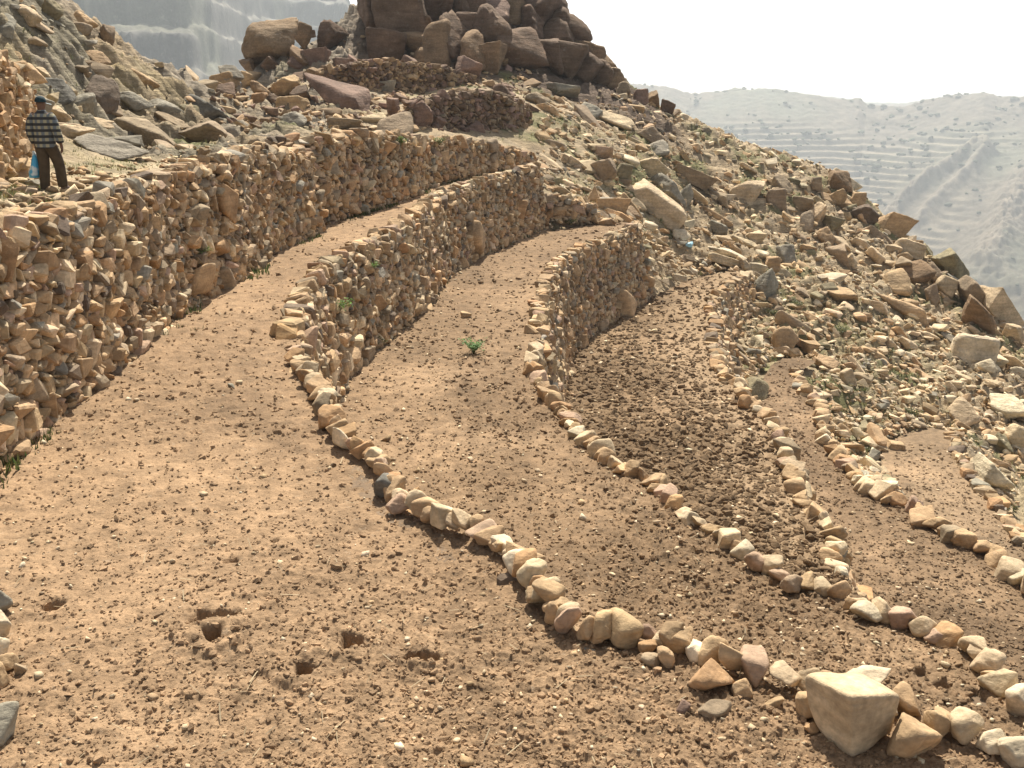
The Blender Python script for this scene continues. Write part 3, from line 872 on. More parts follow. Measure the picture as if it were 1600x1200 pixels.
slope_wall([(500, 138), (560, 146), (620, 146), (680, 138), (745, 130)], [(500, 112), (540, 100), (600, 95), (660, 104), (700, 104), (745, 122)],
           'rough dark wall of mixed boulders close under the crag', SZ_FAR, side=1, mix=(('crag', .3), ('purple', .15), ('cragtan', .3), ('tan', .25)))
slope_wall([(850, 338), (880, 340), (915, 342), (935, 346)], [(850, 312), (880, 308), (905, 312), (935, 332)],
           'short low wall closing the tip of the second field', SZ_FAR, side=1)
print('slope walls', time.time() - T0)

# ------------------------------------------------------------------ loose edging stones on the field edges
ORD = ['first', 'second', 'third', 'fourth', 'fifth', 'sixth', 'seventh', 'eighth', 'ninth', 'tenth', 'eleventh', 'twelfth', 'thirteenth', 'fourteenth', 'fifteenth', 'sixteenth', 'seventeenth', 'eighteenth', 'nineteenth', 'twentieth']
TENS = ['', '', 'twenty', 'thirty', 'forty', 'fifty', 'sixty', 'seventy', 'eighty', 'ninety']
def ordinal(n):
    if n <= 20: return ORD[n - 1]
    t, u = divmod(n, 10)
    return (TENS[t] + '-' + ORD[u - 1]) if u else TENS[t][:-1] + 'ieth'
CNAME = {'tan': 'tan', 'orange': 'orange-brown', 'greybrown': 'grey-brown', 'pink': 'pinkish', 'pale': 'pale', 'grey': 'grey', 'dark': 'dark', 'cream': 'cream', 'purple': 'purplish', 'cragtan': 'brown', 'crag': 'dark brown', 'darkgrey': 'dark grey', 'olive': 'olive'}

ROCK_N = 0
CRAGME = []
for k in range(16):
    v, f_ = block_shape(2800 + k, .32, 3, 1 + k % 4, 4, .03)
    v = v * (1 + .05 * vnoise(np.c_[v[:, 0] * .7, v[:, 1] * .7, v[:, 2] * 5] + k, 50 + k) + .025 * vnoise(v * 7, 60 + k))[:, None]
    me = mesh_np('crag_block', v, f_); me.materials.append(M_BIG); CRAGME.append(me)

def stone_obj(name, p, rot, scale, tint, meshes=None, seed=None, jitter=.08):
    global ROCK_N
    ms = meshes or ROCKME
    o = obj(name, ms[(seed if seed is not None else ROCK_N * 5 + 3) % len(ms)])
    ROCK_N += 1
    o.location = p; o.rotation_euler = rot; o.scale = scale
    j = random.uniform(1 - jitter, 1 + jitter)
    o.color = (*[c * j * random.uniform(.985, 1.015) for c in PAL[tint]], 1)
    return o

def edging(img, k, i0, i1, spx, field, marks, row2=None, rowname=''):
    """stones laid one after another along the traced edge; marks: landmark stones {(px): (py, w, h, tint, label, short name)}"""
    a_, b_ = TP[k]
    pts = np.array([GP(x, y, a_, b_) for x, y in img[i0:i1]])
    s, Q = resample(pts, .03)
    px, py, zc = proj(Q)
    out = []
    mk = {}
    for (mx, my, mw, mh, tint, lab, short) in marks:
        i = int(np.argmin(np.hypot(px - mx, py - my))); mk[i] = (mx, my, mw, mh, tint, lab, short)
    taken = sorted(mk)
    blocked = np.zeros(len(Q), bool)
    st = s[1] - s[0]
    for i in taken:
        hw = mk[i][2] / 2 * zc[i] / F
        n = max(1, int(hw / st * .62)); blocked[max(0, i - n):i + n + 1] = True
    i = 0
    while i < len(Q) - 1:
        if i in mk:
            out.append((i, 'mark'))
        if blocked[i]: i += 1; continue
        sz = np.interp(py[i], *spx) * zc[i] / F * random.uniform(.72, 1.12)
        out.append((i, sz))
        i += max(1, int(sz * (.72 if k == 1 else .8) / st))
    # order along the row and name every stone by the nearest landmark
    order = []
    for i, sz in out: order.append([i, sz])
    seen = set(); lst = []
    for i, sz in sorted(order, key=lambda q: q[0]):
        if (i, str(sz)) in seen: continue
        seen.add((i, str(sz))); lst.append((i, sz))
    midx = [n for n, q in enumerate(lst) if q[1] == 'mark']
    tg = np.gradient(Q[:, :2], axis=0)
    for n, (i, sz) in enumerate(lst):
        p = Q[i].copy()
        ang = math.atan2(tg[i, 1], tg[i, 0])
        if sz == 'mark':
            mx, my, mw, mh, tint, lab, short = mk[i]
            wr, hr = mw * zc[i] / F / 2, mh * zc[i] / F / 2
            gz = proj(GP(mx, my + mh * .38, a_, b_))[2]; dz = min(float(zc[i]), float(gz)); wr *= dz / zc[i]; hr *= dz / zc[i]
            r = ray(mx, my); p = r * dz
            o = stone_obj('edging_stone', p, (random.uniform(-.2, .2), random.uniform(-.15, .15), random.uniform(-.4, .4)), (wr * 1.08, (wr + hr) * .5, hr * 1.1), tint, EDGEME if mw < 100 else ROCKME, 11 if mw > 100 else None)
            tag(o, lab, 'edging stone', 'edging stones along the field edges')
            continue
        (col,), (cn,) = pick((('tan', .44), ('orange', .09), ('pale', .32), ('greybrown', .03), ('pink', .06), ('cream', .06)), 1)
        hx, hy, hz = sz * .53 * random.uniform(.8, 1.25), sz * .56 * random.uniform(.8, 1.35), sz * .49 * random.uniform(.75, 1.2)
        p[2] += hz * random.uniform(.25, .65) + (.04 if k == 1 else 0)
        p[:2] += rng.normal(0, sz * .10, 2)
        o = stone_obj('edging_stone', p, (random.gauss(0, .3), random.gauss(0, .3), ang + random.gauss(0, .4)), (hx, hy, hz), cn, EDGEME if random.random() < .6 else ROCKME)
        if midx:
            m = min(midx, key=lambda q: abs(q - n)); sn = mk[lst[m][0]][6]
            # rows are listed from the far end towards the viewer
            nb = abs(n - m); rel = 'beyond' if n < m else 'nearer than'
            lab = f'{CNAME[cn]} edging stone, {ordinal(nb)} {rel} the {sn}'
        else:
            lab = f'{CNAME[cn]} edging stone on the {field}, {ordinal(n + 1)} from its far end'
        tag(o, lab, 'edging stone', 'edging stones along the field edges')
    return lst

edging(B_RIM, 1, 13, len(B_RIM) - 1, ((440, 600, 760, 880, 980, 1060, 1180), (21, 26, 32, 37, 42, 46, 52)), 'widest field edge', [
    (517, 655, 42, 40, 'orange', 'blocky orange-tan edging stone at the bend of the widest field edge', 'blocky orange stone at the bend'),
    (547, 700, 38, 36, 'tan', 'two-faced tan edging stone just nearer than the blocky orange stone', 'two-faced tan stone'),
    (606, 757, 42, 36, 'darkgrey', 'dark grey rounded edging stone on the widest field edge', 'dark grey rounded stone'),
    (622, 786, 36, 28, 'pink', 'flat-topped pinkish edging stone touching the dark grey rounded stone', 'flat pinkish stone'),
    (888, 968, 36, 50, 'pink', 'tall pink-tan stone standing on end where the near row levels out', 'tall pink-tan stone'),
    (900, 986, 26, 44, 'orange', 'upright orange stone touching the tall pink-tan stone', 'upright orange stone'), (917, 986, 28, 44, 'tan', 'upright tan stone right of the upright orange one', 'upright tan stone'),
    (937, 988, 32, 38, 'tan', 'broad-backed tan stone, third right of the tall pink-tan stone', 'broad-backed tan stone'), (960, 996, 32, 32, 'tan', 'squat tan stone right of the broad-backed one', 'squat tan stone'),
    (984, 994, 42, 36, 'orange', 'wedge-shaped orange-tan stone in the near row, over a small lower stone', 'wedge-shaped orange stone'), (1013, 987, 30, 24, 'pink', 'small pink stone riding on top of the near row', 'small pink riding stone'),
    (1036, 1000, 34, 28, 'pale', 'pale block above the lower layer of the near row', 'pale block over the lower layer'), (1062, 1004, 38, 30, 'pale', 'long pale stone leaning right in the near row', 'long pale leaning stone'),
    (1082, 1022, 38, 40, 'pale', 'pale square stone above the wide orange-brown block', 'pale square stone'), (1111, 1022, 38, 44, 'pink', 'pinkish pointed stone in the middle of the near row', 'pinkish pointed stone'),
    (1134, 1040, 38, 46, 'cream', 'cream stone leaning against the pinkish pointed stone', 'cream leaning stone'), (1166, 1040, 38, 40, 'tan', 'dice-shaped tan stone standing clear in the near row', 'dice-shaped tan stone'),
    (1191, 1060, 32, 54, 'tan', 'narrow upright stone behind the round-headed pale one', 'narrow upright stone'), (1208, 1050, 40, 46, 'pale', 'round-headed pale stone leaning on the narrow upright stone', 'round-headed pale stone'),
    (1237, 1068, 48, 40, 'pink', 'pinkish half-shaded stone, second left of the biggest pale boulder', 'pinkish half-shaded stone'), (1271, 1068, 44, 46, 'pale', 'pale sharp-edged block touching the left of the biggest pale boulder', 'pale sharp-edged block'),
    (1330, 1112, 104, 112, 'pale', 'biggest pale boulder on the widest field edge, lower right', 'biggest pale boulder'),
    (1392, 1082, 58, 50, 'pink', 'flat pinkish stone leaning on the right of the biggest pale boulder', 'leaning flat stone'),
    (1438, 1097, 46, 46, 'tan', 'rounded tan stone perched above the sloping grey-tan block', 'perched tan stone'),
    (1424, 1158, 78, 64, 'tan', 'sloping tan block in front of the perched rounded stone', 'sloping tan block'),
    (1464, 1132, 40, 58, 'tan', 'oblong tan stone standing beside the purple-grey stone', 'oblong tan stone'),
    (1490, 1155, 48, 52, 'grey', 'purple-grey stone with pale specks near the bottom right corner', 'purple-grey stone'),
    (1530, 1182, 62, 60, 'pale', 'pale round boulder under a knobbly stone at the bottom right', 'pale round boulder'),
    (1553, 1158, 44, 40, 'cream', 'knobbly cream stone sitting on the pale round boulder', 'knobbly cream stone'),
    (1590, 1176, 54, 48, 'cream', 'pale slab-sided stone in the bottom right corner', 'pale corner stone')])
edging(C_RIM, 2, 9, len(C_RIM) - 1, ((400, 520, 640, 760, 880, 960, 1100), (15, 20, 24, 28, 32, 37, 46)), 'second field edge', [
    (836, 578, 26, 24, 'orange', 'orange edging stone where the second field edge bulges out', 'orange stone at the bulge'),
    (993, 747, 28, 24, 'orange', 'dark-faced brown slab upright in the second field edge', 'dark-faced brown slab'),
    (1020, 752, 34, 24, 'tan', 'rounded tan stone right beside the dark-faced brown slab', 'rounded tan stone'),
    (1041, 775, 22, 20, 'grey', 'split purple-grey stone below the rounded tan stone', 'split purple-grey stone'),
    (1183, 878, 36, 30, 'pink', 'smooth pinkish stone over a dark gap in the second field edge', 'smooth pinkish stone'),
    (1241, 912, 40, 30, 'greybrown', 'crumbling brown lump of soil and stone on the second field edge', 'crumbling brown lump'),
    (1332, 942, 32, 22, 'tan', 'rounded tan stone at the meeting of two stone edges', 'rounded stone at the meeting'),
    (1357, 958, 44, 30, 'cream', 'broad cream stone next to the dark-sided wedge', 'broad cream stone'),
    (1400, 962, 40, 32, 'tan', 'tan wedge with a dark left face on the second field edge', 'dark-faced tan wedge'),
    (1434, 978, 30, 30, 'pale', 'pale notched stone right of the dark-faced tan wedge', 'pale notched stone'),
    (1460, 995, 32, 20, 'pink', 'smooth pink stone right of the pale notched stone', 'smooth pink stone'),
    (1495, 1014, 58, 26, 'cream', 'long low cream stone on the second field edge', 'long low cream stone'),
    (1532, 1020, 24, 26, 'cream', 'two-lobed cream stone at the end of the long low cream stone', 'two-lobed cream stone'),
    (1592, 1096, 40, 48, 'cream', 'big pale rounded stone at the right picture edge', 'big pale stone')])
edging(D_RIM, 3, 8, 24, ((460, 600, 720, 820, 900), (15, 20, 24, 27, 32)), 'third field edge', [
    (1168, 630, 28, 24, 'orange', 'orange stone above the greenish bedrock slab on the third field edge', 'orange stone by the slab'),
    (1211, 668, 38, 26, 'cream', 'broad cream stone with a curved back on the third field edge', 'curved cream stone'),
    (1237, 750, 30, 24, 'cream', 'bright cream square stone on the third field edge', 'bright cream square stone'),
    (1228, 724, 30, 16, 'pink', 'flat pinkish stone beyond the bright cream square stone', 'flat pinkish stone'),
    (1312, 893, 30, 18, 'tan', 'flat tan stone where the third field edge joins the second', 'flat tan joining stone')])
edging(E_RIM, 4, 1, len(E_RIM) - 1, ((580, 700, 800, 900), (18, 22, 28, 36)), 'fourth field edge', [
    (1262, 610, 22, 20, 'tan', 'stacked tan stone near the far tip of the fourth field', 'stacked stone near the tip'),
    (1317, 683, 28, 28, 'cream', 'pale angular block standing off the fourth field edge', 'pale angular block'),
    (1428, 790, 20, 28, 'pink', 'upright pinkish stone on the fourth field edge', 'upright pinkish stone'),
    (1570, 890, 50, 20, 'cream', 'long cream stone on the fourth field edge near the right side', 'long cream stone')])
# second layer of stones under the near row, on the viewer's side
for n, (px, py, wp, hp, tint, lab) in enumerate([
    (1110, 1062, 66, 44, 'orange', 'wide orange-brown block in the lower layer, under the near row'),
    (1012, 1010, 30, 24, 'orange', 'squat orange stone in the lower layer, left end'), (1040, 1028, 26, 34, 'tan', 'upright tan stone in the lower layer, beside the squat orange one'),
    (1018, 1032, 34, 20, 'greybrown', 'flat grey-brown stone at the bottom of the lower layer'), (1160, 1075, 34, 32, 'tan', 'shaded tan stone right of the wide orange-brown block'),
    (1262, 1102, 40, 44, 'tan', 'tan stone wedged against the left of the biggest pale boulder'), (1120, 1108, 56, 22, 'greybrown', 'half-buried brown slab below the wide orange-brown block'),
    (1068, 1105, 22, 20, 'purple', 'small purplish stone left of the half-buried brown slab'), (1210, 1098, 30, 20, 'tan', 'low tan stone in front of the narrow upright stone'),
    (1268, 1138, 22, 18, 'orange', 'small orange-brown stone at the foot of the biggest pale boulder'), (1355, 1058, 72, 20, 'cream', 'flat cream stone lying behind the biggest pale boulder'),
    (1320, 1160, 22, 12, 'orange', 'tiny orange-brown stone below the biggest pale boulder'), (1412, 1092, 30, 38, 'orange', 'dark orange wedge between the biggest pale boulder and the perched stone'),
    (852, 925, 30, 24, 'pale', 'pale squarish stone on the near row, beyond the tall pink-tan stone'), (866, 958, 26, 40, 'tan', 'leaning tan stone in front of the near row, at its turn'),
    (836, 928, 34, 30, 'tan', 'dark-sided tan stone at the outside of the turn in the near row')]):
    g = GP(px, py + hp * .35, *TP[1]); _, _, zc = proj(g)
    p = ray(px, py) * (zc - .02)
    o = stone_obj('edging_stone', p, (random.uniform(-.25, .25), random.uniform(-.2, .2), random.uniform(-.5, .5)), (wp * zc / F / 1.9, (wp + hp) * zc / F / 4, hp * zc / F / 1.9), tint, EDGEME)
    tag(o, lab, 'edging stone', 'edging stones along the field edges')
# stones at the left edge of the picture
for px, py, wp, hp, tint, lab in [(0, 940, 34, 34, 'grey', 'grey stone at the left picture edge, uppermost of the near pile'), (2, 978, 34, 44, 'cream', 'cream stone at the left picture edge, below the grey one'),
    (2, 1010, 26, 34, 'cream', 'small cream stone wedged between two stones at the left edge'), (12, 1036, 30, 26, 'tan', 'tan stone lying in front of the near pile at the left edge'), (32, 1044, 18, 20, 'greybrown', 'small grey-brown shard beside the near pile'),
    (0, 1132, 56, 62, 'grey', 'round grey boulder at the left picture edge, nearest of all'), (-8, 1058, 34, 40, 'tan', 'tan stone at the left edge above the round grey boulder')]:
    g = GP(px, py + hp * .4, *TP[1]); _, _, zc = proj(g)
    p = ray(px, py) * zc
    o = stone_obj('loose_stone', p, (random.uniform(-.2, .2), random.uniform(-.2, .2), random.uniform(-.5, .5)), (wp * zc / F / 1.9, wp * zc / F / 2.1, hp * zc / F / 1.9), tint, EDGEME)
    tag(o, lab, 'loose stone', 'loose stones at the left picture edge')
for px, py, wp, hp, tint, lab in [(680, 290, 14, 10, 'cream', 'cream stone lying alone on the far part of the widest field'), (845, 466, 14, 9, 'orange', 'orange stone on the second field near its wall'),
    (38, 660, 44, 30, 'pale', 'flat pale stone at the foot of the tall left wall'), (362, 603, 12, 8, 'grey', 'small grey stone alone in the middle of the widest field'), (482, 432, 16, 9, 'tan', 'flat tan stone just inside the widest field edge'),
    (728, 492, 18, 9, 'tan', 'flat tan stone at the foot of the long curving wall'), (124, 606, 16, 10, 'greybrown', 'grey-brown stone lying off the foot of the tall left wall')]:
    p = hit(px, py + hp * .4); _, _, zc = proj(p)
    o = stone_obj('loose_stone', (p[0], p[1], p[2] + hp * zc / F * .35), (0.1, .15, random.uniform(-1, 1)), (wp * zc / F / 2, wp * zc / F / 2.4, hp * zc / F / 1.8), tint)
    tag(o, lab, 'loose stone', 'loose stones on the fields')
print('edging', time.time() - T0)

# ------------------------------------------------------------------ boulders placed where the photograph shows them
# (px, py, w, h, tilt in degrees clockwise, tint, label, category)
CR = 'rocks of the dark crag'; LB = 'boulders below the crag'; SR = 'rocks on the right-hand slope'; LO = 'rocks of the left outcrop'
BOULD = [
 (628, 30, 56, 66, -12, 'crag', 'great dark block leaning at the left of the crag', CR), (586, 28, 44, 64, 0, 'crag', 'dark column at the left edge of the crag', CR), (604, 74, 44, 42, 0, 'crag', 'dark block at the crag foot, under the great leaning block', CR),
 (646, 70, 32, 28, 0, 'cragtan', 'squarish brown block at the crag foot, left of the pillar', CR), (660, 92, 30, 24, 0, 'cragtan', 'low brown block at the crag foot, touching the pillar', CR), (684, 74, 32, 58, 0, 'cragtan', 'brown pillar standing against the crag', CR),
 (660, 50, 24, 30, 0, 'crag', 'dark wedge above the squarish brown block', CR), (710, 66, 40, 66, 18, 'crag', 'smooth dark buttress right of the pillar', CR), (731, 43, 36, 36, 8, 'crag', 'dark rounded cap above the buttresses', CR),
 (742, 84, 32, 50, 10, 'cragtan', 'brown rib in the middle of the crag foot', CR), (754, 56, 30, 60, 20, 'crag', 'narrow curved dark rib of the crag', CR), (772, 58, 46, 58, 20, 'crag', 'big rounded dark buttress on the right of the ribs', CR), (767, 92, 30, 34, 0, 'cragtan', 'brown lump under the big rounded buttress', CR),
 (816, 80, 60, 50, 8, 'crag', 'broad dark ledge block right of the buttresses', CR), (852, 84, 42, 38, 12, 'crag', 'dark ledge block, second of the descending ledge', CR), (884, 96, 46, 38, 15, 'crag', 'dark ledge block, third of the descending ledge', CR), (914, 106, 44, 36, 20, 'crag', 'dark ledge block, fourth of the descending ledge', CR), (936, 116, 28, 30, 30, 'crag', 'dark block at the low right end of the ledge', CR),
 (682, 10, 40, 46, 0, 'crag', 'dark reddish block at the top edge of the picture, over the pillar', CR), (712, 12, 40, 48, 15, 'crag', 'dark sloping block at the top edge, right of the reddish one', CR), (762, 14, 46, 32, 5, 'purple', 'purplish block high on the crag', CR), (798, 20, 30, 32, 10, 'cragtan', 'pointed brown block high on the crag', CR),
 (838, 20, 74, 60, 25, 'crag', 'great dark dome at the top right of the crag', CR), (876, 60, 40, 34, 35, 'crag', 'dark shoulder of the dome against the sky', CR), (826, 40, 38, 40, 15, 'crag', 'dark block below the great dome', CR), (780, 38, 30, 20, 10, 'cragtan', 'flat brown stone in the gap of the upper crag', CR), (738, 14, 30, 28, 0, 'crag', 'small dark block between the top blocks of the crag', CR),
 (640, -30, 80, 60, 0, 'crag', 'dark block above the picture edge on the crag', CR), (720, -36, 90, 70, 0, 'crag', 'dark summit block of the crag', CR), (800, -22, 80, 60, 10, 'crag', 'dark upper block right of the summit', CR),
 (905, 88, 34, 26, 30, 'crag', 'dark stone behind the descending ledge, on the skyline', CR), (862, 22, 56, 46, 30, 'crag', 'dark rounded slab behind the dome on the skyline', CR), (888, 54, 46, 40, 35, 'crag', 'dark step of rock on the skyline under the dome', CR), (914, 84, 44, 34, 35, 'cragtan', 'brown step of rock on the skyline, lower right of the crag', CR), (938, 104, 38, 30, 30, 'cragtan', 'lowest brown step of the crag skyline', CR), (954, 122, 30, 24, 20, 'greybrown', 'grey-brown stone where the crag skyline meets the slope', CR), (863, 36, 40, 40, 40, 'crag', 'dark slab on the right flank of the dome', CR),
 (648, 112, 38, 44, 0, 'purple', 'big purplish-brown boulder set in the rough wall under the crag', LB), (729, 110, 40, 32, 25, 'purple', 'tilted purplish boulder at the right end of the rough wall', LB),
 (428, 66, 90, 66, -32, 'cragtan', 'great wedge-shaped boulder on the left skyline', LB), (472, 54, 26, 32, 30, 'cragtan', 'hump behind the great wedge-shaped boulder', LB), (520, 56, 36, 42, 10, 'crag', 'dark standing stone on the skyline', LB), (484, 53, 16, 10, 0, 'crag', 'small dark stone between the wedge boulder and standing stone', LB),
 (470, 90, 30, 34, 0, 'cragtan', 'rounded brown boulder below the wedge boulder', LB), (494, 92, 36, 26, 0, 'purple', 'low purplish boulder below the standing stone', LB), (422, 100, 28, 22, 0, 'crag', 'dark angular stone under the wedge boulder', LB), (386, 104, 26, 24, 0, 'cragtan', 'brown stone left of the dark angular one', LB),
 (356, 114, 40, 24, 20, 'grey', 'pointed grey stone at the left end of the skyline stones', LB), (352, 130, 36, 24, -10, 'tan', 'tan stone under the pointed grey stone', LB), (355, 146, 34, 32, 0, 'crag', 'dark squat boulder at the left end of the boulder slope', LB), (391, 124, 24, 24, 0, 'tan', 'upright tan stone above the small piled wall', LB),
 (442, 137, 54, 26, -18, 'tan', 'tilted tan slab propped on small stones', LB), (467, 122, 20, 22, 0, 'crag', 'small dark stone on the end of the tilted tan slab', LB), (490, 118, 30, 22, 0, 'cragtan', 'brown stone right of the tilted tan slab', LB), (537, 106, 34, 28, 0, 'purple', 'purplish dome-shaped boulder on the small terrace', LB), (512, 112, 22, 16, 0, 'cragtan', 'brown stone leaning on the purplish dome', LB),
 (527, 121, 30, 18, 0, 'tan', 'oval tan stone under the purplish dome', LB), (565, 124, 32, 22, 0, 'cragtan', 'brown boulder at the left of the rough wall', LB), (573, 105, 30, 14, 0, 'tan', 'flat tan stone on top of the rough wall', LB), (598, 122, 38, 17, 5, 'cragtan', 'long brown stone in the rough wall', LB), (598, 139, 36, 22, 0, 'grey', 'grey boulder at the foot of the rough wall', LB), (555, 137, 24, 18, 0, 'grey', 'round grey stone beside the big tilted slab', LB),
 (528, 156, 118, 46, 19, 'purple', 'big tilted purplish slab above the set-back wall', LB), (472, 150, 34, 30, 20, 'crag', 'dark block under the upper end of the big tilted slab', LB), (459, 166, 40, 26, 0, 'tan', 'rounded tan boulder left of the big tilted slab', LB), (456, 190, 40, 26, 0, 'grey', 'cracked grey boulder on the path end', LB), (539, 194, 48, 18, 0, 'greybrown', 'low rounded boulder behind the set-back wall', LB), (589, 186, 38, 18, -8, 'pale', 'flat pale stone below the big tilted slab', LB),
 (615, 208, 52, 54, 0, 'greybrown', 'big grey-brown boulder rising from the set-back wall top', LB), (648, 183, 48, 40, 0, 'purple', 'dark-faced purplish boulder right of the tilted slab', LB), (612, 170, 18, 32, 0, 'purple', 'narrow upright stone between slab and dark-faced boulder', LB), (686, 193, 22, 20, 0, 'purple', 'small purplish stone beside the dark-faced boulder', LB), (655, 98, 14, 10, 0, 'tan', 'little tan stone above the big purplish-brown boulder', LB),
 (405, 140, 28, 24, 0, 'tan', 'tan boulder in the small piled wall left of the slab', LB), (405, 155, 26, 18, 0, 'orange', 'orange stone under the tan boulder of the small piled wall', LB), (428, 158, 24, 20, 0, 'crag', 'dark stone below the tilted tan slab', LB), (330, 140, 24, 22, 0, 'tan', 'tan stones mound at the edge of the saddle', LB), (785, 148, 30, 26, 20, 'crag', 'dark boulder at the end of the grass strip', LB), (765, 132, 18, 14, 0, 'tan', 'pointed tan stone on the grass strip', LB),
 # right-hand slope
 (924, 172, 32, 26, 0, 'grey', 'round grey boulder alone high on the slope', SR), (1000, 150, 22, 24, 0, 'purple', 'left stone of three on the skyline right of the crag', SR), (1021, 154, 26, 28, 15, 'cragtan', 'middle and largest stone of three on the skyline', SR), (1043, 168, 22, 26, 10, 'crag', 'right dark stone of three on the skyline', SR),
 (1017, 212, 36, 30, 0, 'greybrown', 'grey-brown hump below the three skyline stones', SR), (1026, 232, 36, 22, -10, 'grey', 'flat-faced grey block under the grey-brown hump', SR), (1003, 231, 20, 16, 0, 'tan', 'tan stone left of the flat-faced grey block', SR), (940, 238, 34, 20, 5, 'pink', 'pink flat stone on the tumbled low wall', SR), (937, 265, 48, 42, 5, 'greybrown', 'dark-hollowed boulder below the pink flat stone', SR), (975, 268, 26, 32, 20, 'olive', 'mossy lump right of the dark-hollowed boulder', SR),
 (1020, 262, 50, 34, 15, 'pale', 'pale ridged outcrop at mid slope', SR), (1026, 315, 104, 34, 36, 'pale', 'long tilted slab, lower of the twin slabs', SR), (1046, 298, 66, 36, 30, 'grey', 'grey tilted slab, upper of the twin slabs', SR), (1084, 275, 64, 22, 25, 'greybrown', 'long dark-fronted slab above the twin slabs', SR), (1072, 305, 22, 40, 20, 'grey', 'upright grey fin at the right of the twin slabs', SR),
 (1123, 308, 36, 18, 20, 'greybrown', 'small tilted slab left of the pale overhang', SR), (1172, 296, 62, 34, -15, 'pale', 'pale overhanging slab with a dark hollow beneath', SR), (1213, 310, 30, 34, 0, 'greybrown', 'dark square block right of the pale overhang', SR), (1224, 288, 36, 32, 15, 'greybrown', 'rough block on the shoulder above the dark square block', SR), (1255, 318, 30, 26, 0, 'greybrown', 'brown block between the dark square block and the pale pillar', SR),
 (1279, 336, 24, 44, 5, 'pale', 'pale banded pillar on the rocky shoulder', SR), (1260, 345, 22, 30, 0, 'greybrown', 'brown block at the left foot of the pale pillar', SR), (1290, 369, 28, 30, 0, 'tan', 'tan block below the pale pillar', SR), (1300, 350, 26, 28, 10, 'olive', 'dull block right of the pale pillar', SR),
 (1315, 284, 40, 40, 20, 'cragtan', 'brown rounded summit rock of the shoulder on the skyline', SR), (1276, 286, 18, 24, 0, 'greybrown', 'small upright stone left of the brown summit rock', SR), (1308, 308, 24, 28, 0, 'tan', 'pointed tan stone below the brown summit rock', SR), (1340, 310, 24, 22, 10, 'tan', 'tan stone on the skyline right of the pointed one', SR), (1352, 336, 40, 38, 10, 'dark', 'dark hollow-faced rock on the skyline', SR), (1392, 350, 40, 50, 30, 'tan', 'leaning tan boulder on the skyline below the dark hollow', SR),  # the hollow's shade is a solid rock with a dark tint
 (1348, 382, 32, 20, 10, 'pale', 'pale egg-shaped stone on the slope', SR), (1311, 400, 32, 36, 0, 'greybrown', 'rounded brown block below the pale pillar group', SR), (1330, 408, 20, 30, 0, 'pale', 'pale split block beside the rounded brown block', SR), (1418, 388, 46, 26, 20, 'pale', 'pale sloping boulder near the skyline', SR), (1414, 402, 26, 22, 0, 'tan', 'tan stone under the pale sloping boulder', SR), (1396, 390, 22, 18, 0, 'pale', 'pale round stone left of the sloping boulder', SR), (1451, 396, 30, 28, 25, 'olive', 'olive-brown boulder on the skyline above the round one', SR),
 (1402, 440, 40, 40, 0, 'tan', 'big round boulder with a pale top, mid right', SR), (1436, 430, 46, 48, 15, 'cragtan', 'dark-fronted boulder right of the big round one', SR), (1491, 418, 34, 62, -38, 'olive', 'long leaning rock on the skyline, far right', SR), (1457, 460, 20, 36, 10, 'greybrown', 'narrow upright slab below the dark-fronted boulder', SR), (1478, 446, 34, 30, 30, 'pale', 'pale step of the descending ridge', SR), (1465, 428, 20, 40, -30, 'greybrown', 'thin slab beside the long leaning rock', SR),
 (1522, 462, 32, 60, -36, 'greybrown', 'brown fin of the descending ridge', SR), (1532, 500, 36, 92, -34, 'cragtan', 'great dark-sided slab plunging down the ridge', SR), (1558, 482, 34, 76, -45, 'pale', 'pale-topped slab on the right skyline', SR), (1585, 520, 26, 40, -40, 'pale', 'last pale slab of the ridge at the right edge', SR), (1415, 484, 74, 30, 24, 'tan', 'tan tilted slab at the middle right', SR), (1420, 537, 30, 20, 5, 'pale', 'small pale-rimmed stone below the tan tilted slab', SR),
 (1520, 545, 66, 54, 10, 'cream', 'bright broken outcrop at the right', SR), (1545, 575, 44, 30, 15, 'cream', 'lower step of the bright broken outcrop', SR), (1558, 564, 24, 18, 0, 'cream', 'bright round stone on the broken outcrop', SR), (1594, 582, 30, 20, 10, 'cream', 'cream stone at the right picture edge', SR), (1504, 646, 38, 32, -30, 'pale', 'pale angular block above the lowest field', SR), (1570, 692, 28, 34, 0, 'olive', 'dull boulder in the gully beside the lowest field', SR), (1546, 744, 56, 40, 40, 'cream', 'bright tilted slab below the lowest field edge', SR), (1578, 640, 60, 44, 25, 'cream', 'wide bright rock face at the right edge', SR), (1590, 680, 44, 40, 30, 'pale', 'pale rock step under the wide bright face', SR),
 (1228, 399, 32, 42, 30, 'grey', 'leaf-shaped grey slab above the third field tip', SR), (1207, 412, 24, 24, 0, 'tan', 'rounded tan stone left of the leaf-shaped slab', SR), (1168, 381, 54, 15, 22, 'pale', 'thin pale slab above the third field tip', SR), (1178, 368, 28, 16, 10, 'pale', 'pale humped stone above the thin pale slab', SR), (1122, 355, 28, 22, 40, 'grey', 'grey tilted stone right of the blue litter', SR), (1133, 376, 28, 16, 10, 'pale', 'pale rounded stone near the blue litter', SR), (1136, 396, 60, 16, 16, 'cream', 'cream layered slab, upper of two, below the blue litter', SR), (1130, 406, 56, 14, 18, 'pale', 'pale layered slab, lower of two, below the blue litter', SR), (1163, 414, 26, 28, 0, 'pale', 'square pale stone at the third field tip', SR), (1182, 420, 26, 22, 0, 'cream', 'cream stone on top of the dark leaning slab', SR), (1197, 446, 36, 60, 20, 'grey', 'dark leaning slab ending the narrow wall', SR),
